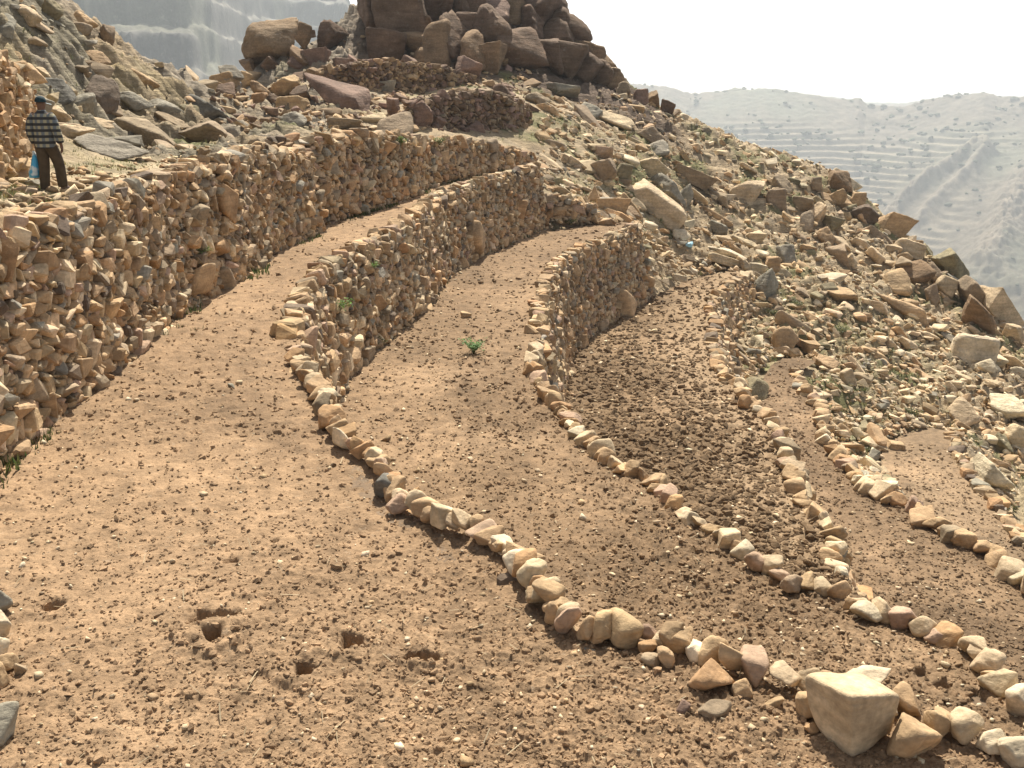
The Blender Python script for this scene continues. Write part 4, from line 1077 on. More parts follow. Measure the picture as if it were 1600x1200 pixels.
 (1180, 612, 44, 50, 48, 'olive', 'smooth greenish bedrock slab under the third field edge', SR), (1226, 530, 44, 46, 10, 'tan', 'big boulder with a smooth pale top above the fourth field tip', SR), (1267, 542, 24, 18, 0, 'tan', 'egg-shaped tan stone right of the big smooth boulder', SR), (1294, 566, 36, 24, 0, 'tan', 'flat-topped tan rock at the fourth field tip', SR), (1323, 588, 22, 30, -15, 'pale', 'pale leaning stone right of the flat-topped tan rock', SR), (1320, 463, 58, 28, 25, 'tan', 'tan hump with a dark face at mid slope', SR), (1399, 697, 28, 14, 8, 'tan', 'flat tan stone at the edge of the lowest field', SR),
 (857, 314, 34, 26, 20, 'purple', 'dark purple boulder at the foot of the far wall end', SR), (955, 322, 50, 30, 5, 'tan', 'broad tan boulder at the second field tip', SR), (986, 334, 28, 26, 0, 'cragtan', 'brown boulder right of the broad tan one', SR), (926, 342, 22, 14, 0, 'tan', 'rounded tan stone at the second field tip', SR), (947, 348, 26, 16, 0, 'tan', 'low tan stone in front of the broad tan boulder', SR), (1063, 434, 22, 10, 15, 'cream', 'cream shard at the corner of the third field', SR),
 (880, 300, 40, 14, 25, 'pale', 'pale slab on the grassy bank above the second field tip', SR), (900, 255, 30, 14, 30, 'pale', 'slanting pale stone below the tumbled wall', SR), (1170, 262, 30, 10, 20, 'pale', 'pale strip of rock near the skyline', SR), (960, 185, 60, 20, 20, 'pale', 'pale ledge right of the round grey boulder', SR), (840, 155, 40, 22, 10, 'greybrown', 'rough brown ledge under the crag end', SR), (880, 140, 50, 18, 8, 'grey', 'bluish-grey ledge at the foot of the descending crag', SR), (975, 140, 24, 26, 30, 'greybrown', 'grey-brown rock on the skyline just right of the crag', SR),
 # left outcrop
 (20, 264, 46, 32, 5, 'tan', 'tan boulder on the path behind the man, under the high wall', LO), (172, 233, 92, 36, 5, 'grey', 'low grey boulder at the edge of the path', LO), (230, 212, 96, 46, 10, 'greybrown', 'broad rounded grey-brown rock behind the low grey boulder', LO), (325, 208, 80, 34, 5, 'greybrown', 'low layered rock at the right foot of the outcrop', LO), (327, 176, 70, 30, 24, 'darkgrey', 'dark tilted slab at the right end of the outcrop', LO),
 (82, 144, 60, 40, 20, 'darkgrey', 'dark grey rock face above the man', LO), (156, 148, 52, 54, 10, 'dark', 'dark brown block in the middle of the outcrop', LO), (174, 174, 44, 20, 10, 'greybrown', 'smooth brown shelf under the dark brown block', LO), (132, 168, 44, 34, -25, 'grey', 'grey rock left of the smooth brown shelf', LO), (166, 57, 28, 30, 0, 'greybrown', 'rounded boulder on the left skyline of the outcrop', LO), (130, 36, 36, 26, 25, 'tan', 'tan boulder high on the outcrop', LO), (82, 22, 30, 36, 15, 'olive', 'dark mossy block at the top of the outcrop', LO), (40, 22, 44, 22, 30, 'pale', 'pale slanting slab at the top left', LO), (55, 36, 50, 16, 25, 'pale', 'second pale slanting slab at the top left', LO), (10, 48, 30, 46, -20, 'grey', 'grey slab at the left picture edge, above the high wall', LO),
 (212, 160, 50, 24, 20, 'grey', 'grey ledge right of the dark brown block', LO), (255, 170, 60, 22, 22, 'grey', 'long grey ledge falling to the right', LO), (110, 205, 60, 22, 5, 'pale', 'pale worn ledge right of the man', LO), (140, 190, 70, 18, 8, 'pale', 'pale worn ledge above the first pale ledge', LO), (270, 190, 50, 20, 15, 'greybrown', 'grey-brown hump above the low layered rock', LO), (95, 180, 30, 26, 0, 'pale', 'pale lump beside the head of the man', LO), (60, 112, 30, 14, 10, 'pale', 'flat pale rock over the high wall', LO), (225, 125, 44, 20, 25, 'tan', 'tan ledge near the left skyline', LO), (150, 90, 40, 20, 20, 'tan', 'tan ledge high on the outcrop', LO), (20, 90, 24, 18, 0, 'tan', 'tan stone on the high wall', LO), (300, 175, 30, 20, 20, 'olive', 'mossy rock above the dark tilted slab', LO),
 (30, 285, 30, 14, 0, 'pale', 'pale flat stone on the grassy path', LO), (48, 288, 28, 14, 0, 'grey', 'grey flat stone behind the feet of the man', LO), (320, 238, 20, 14, 0, 'tan', 'tan stone on the edge of the path', LO), (345, 190, 22, 12, 0, 'grey', 'small grey stone at the saddle edge', LO),
]
LAND = []
for n, (px, py, wp, hp, tilt, tint, lab, grp) in enumerate(BOULD):
    g = hit(px, min(py + hp * .30, py + 12) if py > 0 else py)
    _, _, zc = proj(g)
    p = ray(px, py) * zc
    wr, hr = wp * zc / F / 2 * 1.15, hp * zc / F / 2 * 1.15
    if grp == CR: wr *= 1.3; hr *= 1.25
    if grp == SR: wr *= .93; hr *= .93
    dr = min(.62 * (wr + hr), 1.25 * min(wr, hr) + .25 * max(wr, hr))
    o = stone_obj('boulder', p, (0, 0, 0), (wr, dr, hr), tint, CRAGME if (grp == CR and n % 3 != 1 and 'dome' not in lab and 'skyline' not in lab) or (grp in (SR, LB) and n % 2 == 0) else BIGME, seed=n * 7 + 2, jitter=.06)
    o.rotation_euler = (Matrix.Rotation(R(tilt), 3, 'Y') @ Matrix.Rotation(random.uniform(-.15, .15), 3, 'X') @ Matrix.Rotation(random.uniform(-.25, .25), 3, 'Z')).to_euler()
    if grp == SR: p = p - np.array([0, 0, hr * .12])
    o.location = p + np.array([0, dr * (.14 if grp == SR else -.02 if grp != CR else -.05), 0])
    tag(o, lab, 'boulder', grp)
    LAND.append((px, py, lab))
print('boulders', time.time() - T0)

# smaller rocks of the slope, each its own object, then the rubble that nobody could count
SHORT = [(924, 172, 'round grey boulder high on the slope'), (1021, 154, 'three skyline stones'), (1020, 262, 'pale ridged outcrop'), (1030, 312, 'twin tilted slabs'), (1172, 296, 'pale overhanging slab'), (1279, 336, 'pale banded pillar'),
         (1315, 284, 'brown summit rock'), (1402, 440, 'big round boulder'), (1532, 500, 'great dark-sided slab'), (1415, 484, 'tan tilted slab'), (1520, 545, 'bright broken outcrop'), (1226, 530, 'big smooth-topped boulder'), (1228, 399, 'leaf-shaped grey slab'),
         (1136, 400, 'layered cream slabs'), (1504, 646, 'pale angular block'), (1546, 744, 'bright tilted slab'), (1320, 463, 'tan hump at mid slope'), (1075, 385, 'blue litter'), (937, 262, 'dark-hollowed boulder'), (955, 322, 'broad tan boulder'),
         (1392, 350, 'leaning tan boulder'), (1294, 566, 'flat-topped tan rock'), (528, 156, 'big tilted slab'), (428, 66, 'wedge-shaped boulder'), (648, 183, 'dark-faced boulder'), (684, 74, 'crag pillar'), (156, 148, 'dark block of the left outcrop'), (172, 233, 'low grey boulder by the path'),
         (166, 57, 'rounded skyline boulder'), (327, 176, 'dark slab of the left outcrop'), (816, 80, 'broad ledge block of the crag'), (1348, 382, 'pale egg-shaped stone'), (1390, 620, 'lowest field tip'), (880, 300, 'pale slab on the grassy bank')]
ZONES = [  # az range in px, y range, how many singles, how many in the rubble, tint mix, size range in metres
    ((840, 1620), (150, 800), 150, 12000, SLOPEMIX, (.18, .7)),
    ((330, 830), (60, 205), 36, 2600, (('tan', .35), ('cragtan', .25), ('purple', .15), ('crag', .15), ('pale', .1)), (.2, .6)),
    ((-60, 340), (10, 240), 36, 450, (('greybrown', .4), ('grey', .25), ('tan', .2), ('pale', .15)), (.22, .6)),
]
def not_field(x, y, m=.35):
    ok = np.ones(x.shape, bool)
    for k in POLY:
        s_, nat = sdist(x, y, k); ok &= s_ > m
    return ok
cnt = {}
def hillpts(n, xr, yr):
    """ground points spread over a stretch of slope, visible ones first thinned by picture area"""
    X, Y = [], []
    while len(X) < n:
        m = 4000
        r = 1 / rng.uniform(1 / 88, 1 / 19, m); a = np.arctan((rng.uniform(xr[0] - 30, xr[1] + 30, m) - 800) / F)
        x, y = np.sin(a) * r, np.cos(a) * r
        z = hill_raw(x, y)
        px, py, zc = proj(np.stack([x, y, z], -1))
        ok = (px > xr[0]) & (px < xr[1]) & (py > yr[0]) & (py < yr[1]) & not_field(x, y)
        ok &= ~((x < -4.2) & (y < 27) & (x > -10.5)); ok &= seg_dist(x, y, WA[:, :2], False)[0] > 1.3       # the trodden path stays clear
        X += list(x[ok]); Y += list(y[ok])
    return np.array(X[:n]), np.array(Y[:n])
for (xr, yr, n1_, n2_, mix, (s0, s1)) in ZONES:
    x, y = hillpts(n1_, xr, yr)
    z = ground_h(x, y)
    col, cn = pick(mix, n1_)
    for i in range(n1_):
        px, py, zc = proj((x[i], y[i], z[i]))
        s = math.exp(random.uniform(math.log(s0), math.log(s1))) * (.6 + zc / 120) * (.55 if zc < 42 and px > 840 else 1)
        rightward = px > 840
        rt = Matrix.Rotation(random.gauss(.35 if rightward else .15, .25), 3, 'Y') @ Matrix.Rotation(random.gauss(0, .25), 3, 'X') @ Matrix.Rotation(random.gauss(0, .5), 3, 'Z')
        el = random.uniform(1.0, 2.1)
        o = stone_obj('slope_rock', (x[i], y[i], z[i] - s * .16), rt.to_euler(), (s * el, s * random.uniform(.7, 1.1), s * random.uniform(.42, .8)), cn[i])
        mark = min(SHORT, key=lambda q: math.hypot((q[0] - px), (q[1] - py) * 1.3))
        dx, dy = px - mark[0], py - mark[1]
        rel = ('right of' if dx > 0 else 'left of') if abs(dx) > abs(dy) else ('below' if dy > 0 else 'above')
        shape = 'slab' if el > 1.6 else ('oblong rock' if el > 1.3 else 'rock')
        key = (cn[i], shape, rel, mark[2]); cnt[key] = cnt.get(key, 0) + 1
        extra_ = '' if cnt[key] == 1 else f', {ordinal(cnt[key])} such one'
        o['_d'] = math.hypot(dx, dy); o['_k'] = '|'.join(key)
        tag(o, f'{CNAME[cn[i]]} {shape} {rel} the {mark[2]}', 'rock', 'loose rocks of the slopes')
    # rubble
    x, y = hillpts(n2_, xr, yr)
    z = ground_h(x, y)
    r = np.hypot(x, y)
    s = np.exp(rng.normal(-2.88, .6, n2_)) * (.55 + r / 75)
    s = np.clip(s, .04, .34)
    sc = np.stack([s * rng.uniform(1.0, 1.8, n2_), s * rng.uniform(.8, 1.2, n2_), s * rng.uniform(.45, .85, n2_)], -1)
    rot = roty(rng.normal(.3, .35, n2_)) @ rotx(rng.normal(0, .3, n2_)) @ rotz(rng.normal(0, .7, n2_))
    col, _ = pick(mix, n2_, .16)
    V, Fc, C = batch(LIBB, np.stack([x, y, z + s * .2], -1), rot, sc, col)
    o = obj('rubble', mesh_np('rubble', V, Fc, C, False), M_WALL)
    tag(o, {840: 'stone rubble covering the right-hand slope', 330: 'stone rubble under the crag', -60: 'stone rubble on the left outcrop'}[xr[0]], 'rubble', kind='stuff')
# ranks for rocks whose words would otherwise be the same: nearest to the landmark first
byk = {}
for o in S.objects:
    if '_k' in o: byk.setdefault(o['_k'], []).append(o)
for k_, lst in byk.items():
    lst.sort(key=lambda q: q['_d'])
    for n, o in enumerate(lst):
        if len(lst) > 1: o['label'] = o['label'] + (', the nearest one' if n == 0 else f', {ordinal(n + 1)} nearest')
        del o['_k']; del o['_d']
# gravel on the path
x, y = [], []
gx = rng.uniform(-9.5, -4.2, 5000); gy = rng.uniform(10, 31, 5000)
da, _ = seg_dist(gx, gy, WA[:, :2], False)
sel = ~inside(gx, gy, POLY[1][0]) & (da > .1) & (rng.random(5000) < np.exp(-da / 1.6) + .12)
gx, gy = gx[sel], gy[sel]; gz = ground_h(gx, gy); n = len(gx)
s = np.exp(rng.normal(-2.9, .5, n)).clip(.02, .16)
col, _ = pick((('tan', .4), ('pale', .4), ('orange', .1), ('greybrown', .1)), n)
V, Fc, C = batch(LIB1, np.stack([gx, gy, gz + s * .25], -1), rrot(n, .3), np.stack([s * 1.3, s, s * .6], -1), col)
tag(obj('path_gravel', mesh_np('path_gravel', V, Fc, C), M_WALL), 'loose gravel and chippings along the path above the tall wall', 'gravel', kind='stuff')
print('rubble', time.time() - T0)

# ------------------------------------------------------------------ grass and plants
def tufts(name, x, y, z, hgt, label, blades=7, col=(.13, .15, .045), spread=1.0):
    n = len(x); B = blades
    bx = np.repeat(x, B) + rng.normal(0, .05 * spread, n * B); by = np.repeat(y, B) + rng.normal(0, .05 * spread, n * B); bz = np.repeat(z, B)
    h = np.repeat(hgt, B) * rng.uniform(.5, 1.2, n * B)
    a = rng.uniform(0, 6.283, n * B); lean = rng.uniform(.1, .9, n * B) * h
    wd = h * .10 + .006
    dx, dy = np.cos(a), np.sin(a)
    p0 = np.stack([bx - dy * wd, by + dx * wd, bz - .02], -1); p1 = np.stack([bx + dy * wd, by - dx * wd, bz - .02], -1)
    p2 = np.stack([bx + dx * lean, by + dy * lean, bz + h], -1)
    V = np.stack([p0, p1, p2], 1).reshape(-1, 3); Fc = np.arange(len(V)).reshape(-1, 3)
    c = np.array(col)[None] * rng.normal(1, .2, (n * B, 1)).clip(.5, 1.6) * np.stack([rng.normal(1, .15, n * B), np.ones(n * B), np.ones(n * B)], -1)
    o = obj(name, mesh_np(name, V, Fc, np.repeat(c, 3, 0), False), M_GRASS)
    tag(o, label, 'grass', kind='stuff'); return o
# thin grass on the slopes and strips
x, y = [], []
m = 90000
r = 1 / rng.uniform(1 / 75, 1 / 12, m); a = R(1) * rng.uniform(-30, 30, m)
x, y = np.sin(a) * r, np.cos(a) * r
ok = (rng.random(m) < grassness(x, y) * np.where(x < -3.5, .95, .9)) & not_field(x, y, .25)
x, y = x[ok], y[ok]
tufts('grass', x, y, ground_h(x, y), rng.uniform(.06, .16, len(x)) * (.5 + np.hypot(x, y) / 60) * np.where(x < -3.5, .55, 1), 'thin short grass in patches over the stony slopes and path', 6, (.15, .15, .06), 1.5)
# green growth along the foot of the walls
gx, gy, gz = [], [], []
for W, k, side, n, i0_, i1_ in ((WA, 1, 1, 500, 0, 16), (WB, 2, -1, 420, 0, 16), (WC, 3, -1, 420, 0, 16), (WD, 4, -1, 200, 0, 10)):
    s_, Q = resample(W[i0_:i1_], .1)
    t = np.gradient(Q[:, :2], axis=0); t /= np.linalg.norm(t, axis=1)[:, None]; nn_ = np.stack([t[:, 1], -t[:, 0]], -1) * side
    i = rng.integers(0, len(Q), n * 3)
    i = i[vnoise2(Q[i, 0] * .5, Q[i, 1] * .5, 9) > 0][:n]
    off = np.abs(rng.normal(.22, .12, len(i)))
    gx += list(Q[i, 0] + nn_[i, 0] * off); gy += list(Q[i, 1] + nn_[i, 1] * off); gz += list(TP[k][0] + TP[k][1] * Q[i, 1])
gx, gy, gz = map(np.array, (gx, gy, gz))
tufts('wall_foot_weeds', gx, gy, gz, rng.uniform(.04, .12, len(gx)), 'low green weeds along the foot of the terrace walls', 8, (.075, .095, .03), 1.3)

sx_, sy_ = scatter_polar(1, 260, 3.6, 30, -32, 34); sx2, sy2 = scatter_polar(2, 160, 7, 30, -14, 34)
for k, X_, Y_, lab in ((1, sx_, sy_, 'bits of dry straw lying on the widest field'), (2, sx2, sy2, 'bits of dry straw lying on the second field')):
    n = len(X_); a = rng.uniform(0, 6.283, n); ln = rng.uniform(.02, .075, n); wd = rng.uniform(.0012, .003, n) * (1 + np.hypot(X_, Y_) / 12)
    Z_ = TP[k][0] + TP[k][1] * Y_ + field_disp(k, X_, Y_) + .022
    dx, dy = np.cos(a) * ln, np.sin(a) * ln; px_, py_ = -np.sin(a) * wd, np.cos(a) * wd; e_ = rng.uniform(-.01, .05, n)
    V = np.stack([np.stack([X_ - dx + px_, Y_ - dy + py_, Z_], -1), np.stack([X_ - dx - px_, Y_ - dy - py_, Z_], -1), np.stack([X_ + dx - px_, Y_ + dy - py_, Z_ + e_], -1), np.stack([X_ + dx + px_, Y_ + dy + py_, Z_ + e_], -1)], 1).reshape(-1, 3)
    c = np.repeat(np.array([[.42, .34, .21]]) * rng.normal(1, .15, (n, 1)), 4, 0)
    tag(obj('dry_straw', mesh_np('dry_straw', V, np.arange(4 * n).reshape(-1, 4), c, False), M_GRASS), lab, 'straw', kind='stuff')

def leafy(name, p, rad, hgt, label, cat, group=None, n=9, col=(.10, .19, .05), out=(0, 0)):
    root = bpy.data.objects.new(name, None); S.collection.objects.link(root); root.location = p
    root.empty_display_size = .1
    tag(root, label, cat, group)
    bm = bmesh.new(); lv, lf, lc = [], [], []
    for i in range(n):
        a = i / n * 6.283 + random.uniform(-.3, .3); q = random.uniform(.3, 1.0) * rad
        tip = Vector((math.cos(a) * q + out[0], math.sin(a) * q + out[1], hgt * random.uniform(.5, 1.05)))
        pts = [Vector((0, 0, -.03)), Vector((tip.x * .35, tip.y * .35, tip.z * .6)), tip]
        for j in range(2):
            d = pts[j + 1] - pts[j]; side = d.cross(Vector((.3, .2, 1))).normalized() * .006; up = d.cross(side).normalized() * .006
            vs = [bm.verts.new(pts[j] + o_) for o_ in (side, up, -side, -up)] + [bm.verts.new(pts[j + 1] + o_ * .7) for o_ in (side, up, -side, -up)]
            for k in range(4): bm.faces.new((vs[k], vs[(k + 1) % 4], vs[4 + (k + 1) % 4], vs[4 + k]))
        for j in range(26):
            f_ = random.uniform(.3, 1.0)
            b = pts[0].lerp(pts[1], f_ * 2) if f_ < .5 else pts[1].lerp(pts[2], f_ * 2 - 1)
            b = b + Vector((random.gauss(0, .2), random.gauss(0, .2), random.gauss(0, .15))) * rad * .5
            L = rad * random.uniform(.12, .24); d = Vector((random.gauss(0, 1), random.gauss(0, 1), random.uniform(.0, 1))).normalized()
            sd_ = d.cross(Vector((random.gauss(0, .4), random.gauss(0, .4), 1))).normalized() * L * .3
            i0 = len(lv); lv += [b, b + d * L * .5 + sd_, b + d * L, b + d * L * .5 - sd_]; lf.append((i0, i0 + 1, i0 + 2, i0 + 3))
            c = random.uniform(.7, 1.4); lc += [[col[0] * c * random.uniform(.9, 1.3), col[1] * c, col[2] * c]] * 4
    from_bm('stems', bm, plain('plant_stem', (.12, .14, .05)), root)
    obj('foliage', mesh_np('foliage', np.array([v[:] for v in lv]), np.array(lf), np.array(lc), False), M_GRASS, root)
    return root
p = hit(740, 552); leafy('green_plant', p, .34, .36, 'lone bright green leafy plant growing in the second field', 'plant', n=14, col=(.13, .26, .09))
g = geom_of(WB, zof(WB, 1), zof(WB, 2), -1)
for px, py, lab, s_ in ((512, 488, 'bright green weed hanging on the near part of the long curving wall', .34), (566, 420, 'small dark green weed near the top of the long curving wall', .22), (590, 572, 'dark green bush at the foot of the long curving wall', .4)):
    a_, t_, i = wall_st(g, px, py)
    leafy('wall_weed', (*(g[0][i, :2] + g[1][i] * .18), g[0][i, 3] + t_), s_, s_ * .8, lab, 'weed', 'weeds on the terrace walls', col=(.12, .22, .05) if s_ < .38 else (.07, .11, .035), out=tuple(g[1][i] * .08))
g = geom_of(A1, A1t, A1b, 1)
a_, t_, i = wall_st(g, 300, 405)
leafy('wall_weed', (*(g[0][i, :2] + g[1][i] * .18), g[0][i, 3] + t_), .22, .2, 'green weed above the foundation slab in the tall left wall', 'weed', 'weeds on the terrace walls', col=(.12, .2, .05))
g = geom_of(A2, A2t, A2b, 1)
for px, py, lab in ((618, 228, 'green weed beside the orange stone of the set-back wall'), (678, 225, 'green weed on the top half of the set-back wall, right of the first')):
    a_, t_, i = wall_st(g, px, py)
    leafy('wall_weed', (*(g[0][i, :2] + g[1][i] * .2), g[0][i, 3] + t_), .32, .28, lab, 'weed', 'weeds on the terrace walls', col=(.12, .17, .04))
print('plants', time.time() - T0)

for px, py, r_, lab in ((1245, 478, .45, 'low green shrub on the slope above the big smooth-topped boulder'), (1312, 520, .5, 'low green shrub between the smooth-topped boulder and the bright outcrop'), (1385, 552, .45, 'low green shrub left of the bright broken outcrop'),
    (1345, 612, .45, 'low green shrub on the bank above the fourth field edge'), (1425, 648, .45, 'low green shrub just above the tip of the lowest field'), (1352, 705, .4, 'low green shrub on the bank beside the pale angular block'), (1572, 800, .5, 'low green shrub below the bright tilted slab'),
    (985, 270, .5, 'low green shrub right of the dark-hollowed boulder'), (890, 348, .4, 'low green shrub in the shade at the tip of the second field'), (1205, 490, .45, 'low green shrub against the dark leaning slab'), (875, 145, .5, 'low green shrub under the ledge of the crag'), (210, 224, .3, 'low green shrub between the path rocks of the left outcrop')):
    p = hit(px, py); leafy('low_shrub', p + np.array([0, 0, -.05]), r_, r_ * .55, lab, 'shrub', 'low shrubs on the slopes', n=11, col=(.095, .11, .04))

# ------------------------------------------------------------------ litter
def crumple(name, p, s, col, label, cat):
    v, f_ = rock_shape(3, 909, 16, 12, .12)
    v = v * (1 + .18 * vnoise(v * 3.3, 3))[:, None]
    o = obj(name, mesh_np(name, v * np.array(s), f_), plain('thin_plastic', col, .35, .15, 12, .3)); o.location = p
    tag(o, label, cat); return o
p = hit(1076, 386); crumple('plastic_litter', p + np.array([0, 0, .12]), (.24, .18, .14), (.45, .72, .85), 'pale blue scrap of plastic lying among the slope rocks', 'litter')

# ------------------------------------------------------------------ the walking man
MP = hit(80, 300)
man = bpy.data.objects.new('person', None); S.collection.objects.link(man)
man.location = MP; man.rotation_euler = (0, 0, R(-6)); man.scale = (.95, .95, .95)
tag(man, 'person walking away in black and cream plaid shirt, dark cap and brown trousers', 'person')
skin_m = plain('brown_skin', (.16, .085, .05), .6, .1, 20)
def build_body():
    V, E, Rd = [], [], []
    def add(p, r, par=None):
        V.append(p); Rd.append(r)
        if par is not None: E.append((par, len(V) - 1))
        return len(V) - 1
    pel = add((0, 0, .93), (.15, .11)); sp = add((0, .0, 1.10), (.13, .095), pel); ch = add((0, .01, 1.28), (.165, .11), sp); nb = add((0, .0, 1.42), (.085, .075), ch)
    nk = add((-.005, .02, 1.50), (.055, .055), nb); hd = add((-.01, .035, 1.585), (.077, .09), nk); tp = add((-.012, .035, 1.66), (.07, .082), hd)
    nose = add((-.055, .135, 1.575), (.014, .014), hd)
    for sx, kx, ky, kz, ax, ay, az_, tx, ty in ((-1, -.085, .03, .50, -.09, -.02, .09, -.11, .13), (1, .13, .17, .52, .15, .18, .13, .17, .33)):
        hp = add((sx * .09, 0, .86), (.095, .10), pel); kn = add((kx, ky, kz), (.062, .065), hp); cf = add(((kx + ax) / 2, (ky + ay) / 2 - .03, (kz + az_) / 2 + .05), (.055, .06), kn); an = add((ax, ay, az_), (.037, .04), cf)
        to = add((tx, ty, .035), (.042, .032), an)
    hands = []
    for sx, ex, ey, ez, wx, wy, wz in ((-1, -.25, -.05, 1.10, -.22, .05, .87), (1, .27, -.04, 1.11, .29, .03, .87)):
        sh = add((sx * .175, .0, 1.37), (.068, .068), ch); el = add((ex, ey, ez), (.043, .043), sh); wr = add((wx, wy, wz), (.028, .03), el)
        pm = add((wx + sx * .005, wy + .01, wz - .065), (.034, .022), wr)
        for q, ln in enumerate((.05, .06, .055, .042)):
            b = add((wx + sx * .004, wy + .035 - q * .018, wz - .10), (.009, .009), pm); m_ = add((wx - sx * .004, wy + .037 - q * .019, wz - .10 - ln * .6), (.0085, .0085), b)
            add((wx - sx * .018, wy + .036 - q * .019, wz - .10 - ln), (.0075, .0075), m_)
        t1 = add((wx - sx * .012, wy + .045, wz - .06), (.011, .011), pm); add((wx - sx * .02, wy + .055, wz - .10), (.009, .009), t1)
    for sx in (-1, 1): add((sx * .082 - .01, .035, 1.58), (.012, .02), hd)
    me = bpy.data.meshes.new('body'); me.from_pydata(V, E, [])
    o = obj('body', me, skin_m, man)
    sk = o.modifiers.new('skin', 'SKIN'); sk.use_smooth_shade = True
    for i, r_ in enumerate(Rd): me.skin_vertices[0].data[i].radius = r_
    me.skin_vertices[0].data[0].use_root = True
    sb = o.modifiers.new('sub', 'SUBSURF'); sb.levels = 2; sb.render_levels = 2
    return o
build_body()
def loft(rings, n=20, cap=True):
    """rings: (centre, half width x, half depth y, [tilt]) stacked along a path -> one closed cloth tube"""
    V, Fc = [], []
    for (c, rx, ry, ax) in rings:
        ax = Vector(ax).normalized(); u = Vector((1, 0, 0)) - ax * ax.x
        u.normalize(); v_ = ax.cross(u)
        for k in range(n):
            a = 2 * math.pi * k / n
            wob = 1 + .055 * math.sin(3 * a + c[2] * 23) + .045 * math.sin(5 * a - c[2] * 41)
            V.append(Vector(c) + u * (math.cos(a) * rx * wob) + v_ * (math.sin(a) * ry * wob))
    m = len(rings)
    for i in range(m - 1):
        for k in range(n): Fc.append((i * n + k, i * n + (k + 1) % n, (i + 1) * n + (k + 1) % n, (i + 1) * n + k))
    return V, Fc
def cloth(name, tubes, mat, parent):
    V, Fc = [], []
    for t in tubes:
        v, f_ = t; o_ = len(V); V += v; Fc += [tuple(i + o_ for i in q) for q in f_]
    me = bpy.data.meshes.new(name); me.from_pydata([v[:] for v in V], [], Fc); me.update()
    for p_ in me.polygons: p_.use_smooth = True
    o = obj(name, me, mat, parent)
    so = o.modifiers.new('thick', 'SOLIDIFY'); so.thickness = .008
    sb = o.modifiers.new('sub', 'SUBSURF'); sb.levels = 1; sb.render_levels = 1
    return o
plaid = bpy.data.materials.new('plaid_cloth'); plaid.use_nodes = True
t = plaid.node_tree; L = t.links.new; b = t.nodes['Principled BSDF']; b.inputs['Roughness'].default_value = .9
tc = nd(t, 'ShaderNodeTexCoord'); sx = nd(t, 'ShaderNodeSeparateXYZ'); L(tc.outputs['Object'], sx.inputs[0])
def stripe(src, per, lo, hi, ph=0.0):
    m1 = nd(t, 'ShaderNodeMath', operation='MULTIPLY_ADD'); L(src, m1.inputs[0]); m1.inputs[1].default_value = 1 / per; m1.inputs[2].default_value = ph
    m2 = nd(t, 'ShaderNodeMath', operation='FRACT'); L(m1.outputs[0], m2.inputs[0])
    m3 = nd(t, 'ShaderNodeMath', operation='PINGPONG'); L(m2.outputs[0], m3.inputs[0]); m3.inputs[1].default_value = .5
    r_ = nd(t, 'ShaderNodeMapRange'); L(m3.outputs[0], r_.inputs[0]); r_.inputs[1].default_value = lo; r_.inputs[2].default_value = hi
    return r_.outputs[0]
c1 = nd(t, 'ShaderNodeMix', data_type='RGBA'); L(stripe(sx.outputs['X'], .11, .18, .30), c1.inputs['Factor']); c1.inputs['A'].default_value = (.36, .33, .22, 1); c1.inputs['B'].default_value = (.15, .17, .18, 1)
c2 = nd(t, 'ShaderNodeMix', data_type='RGBA'); L(stripe(sx.outputs['Z'], .108, .22, .30, .1), c2.inputs['Factor']); L(c1.outputs['Result'], c2.inputs['A']); c2.inputs['B'].default_value = (.035, .034, .036, 1)
L(c2.outputs['Result'], b.inputs['Base Color'])
up = (0, 0, 1)
torso = loft([((0, .0, .80), .195, .145, up), ((0, 0, .90), .195, .145, up), ((0, 0, 1.02), .185, .135, up), ((0, 0, 1.15), .187, .132, up), ((0, .0, 1.28), .205, .135, up), ((0, 0, 1.36), .20, .12, up), ((0, 0, 1.42), .15, .10, up), ((0, .005, 1.455), .085, .08, up), ((0, .015, 1.49), .068, .068, up)], 28)
def limb(pts, rs, n=16):
    rings = []
    for i, p_ in enumerate(pts):
        a = Vector(pts[max(i - 1, 0)]); c = Vector(pts[min(i + 1, len(pts) - 1)])
        rings.append((p_, rs[i], rs[i], (a - c)))
    return loft(rings, n)
sl_l = limb([(-.13, 0, 1.40), (-.19, 0, 1.33), (-.225, -.03, 1.22), (-.25, -.05, 1.10), (-.24, 0, .99), (-.225, .045, .90)], (.075, .088, .078, .07, .064, .056))
sl_r = limb([(.13, 0, 1.40), (.19, 0, 1.33), (.235, -.02, 1.22), (.27, -.04, 1.11), (.285, 0, 1.0), (.29, .025, .90)], (.075, .088, .078, .07, .064, .056))
cloth('plaid_shirt', [torso, sl_l, sl_r], plaid, man)
brown = plain('brown_trousers', (.085, .062, .038), .95, .2, 9)
hips = loft([((0, 0, .80), .165, .13, up), ((0, 0, .90), .168, .13, up), ((0, 0, .98), .16, .12, up)], 24)
lg_l = limb([(-.08, 0, .90), (-.085, .005, .76), (-.085, .03, .52), (-.088, 0, .32), (-.09, -.02, .10), (-.09, -.02, .055)], (.102, .112, .092, .086, .08, .08))
lg_r = limb([(.08, 0, .90), (.095, .06, .76), (.13, .165, .53), (.145, .16, .34), (.15, .175, .13), (.152, .18, .09)], (.102, .112, .094, .088, .082, .08))
cloth('trousers', [hips, lg_l, lg_r], brown, man)
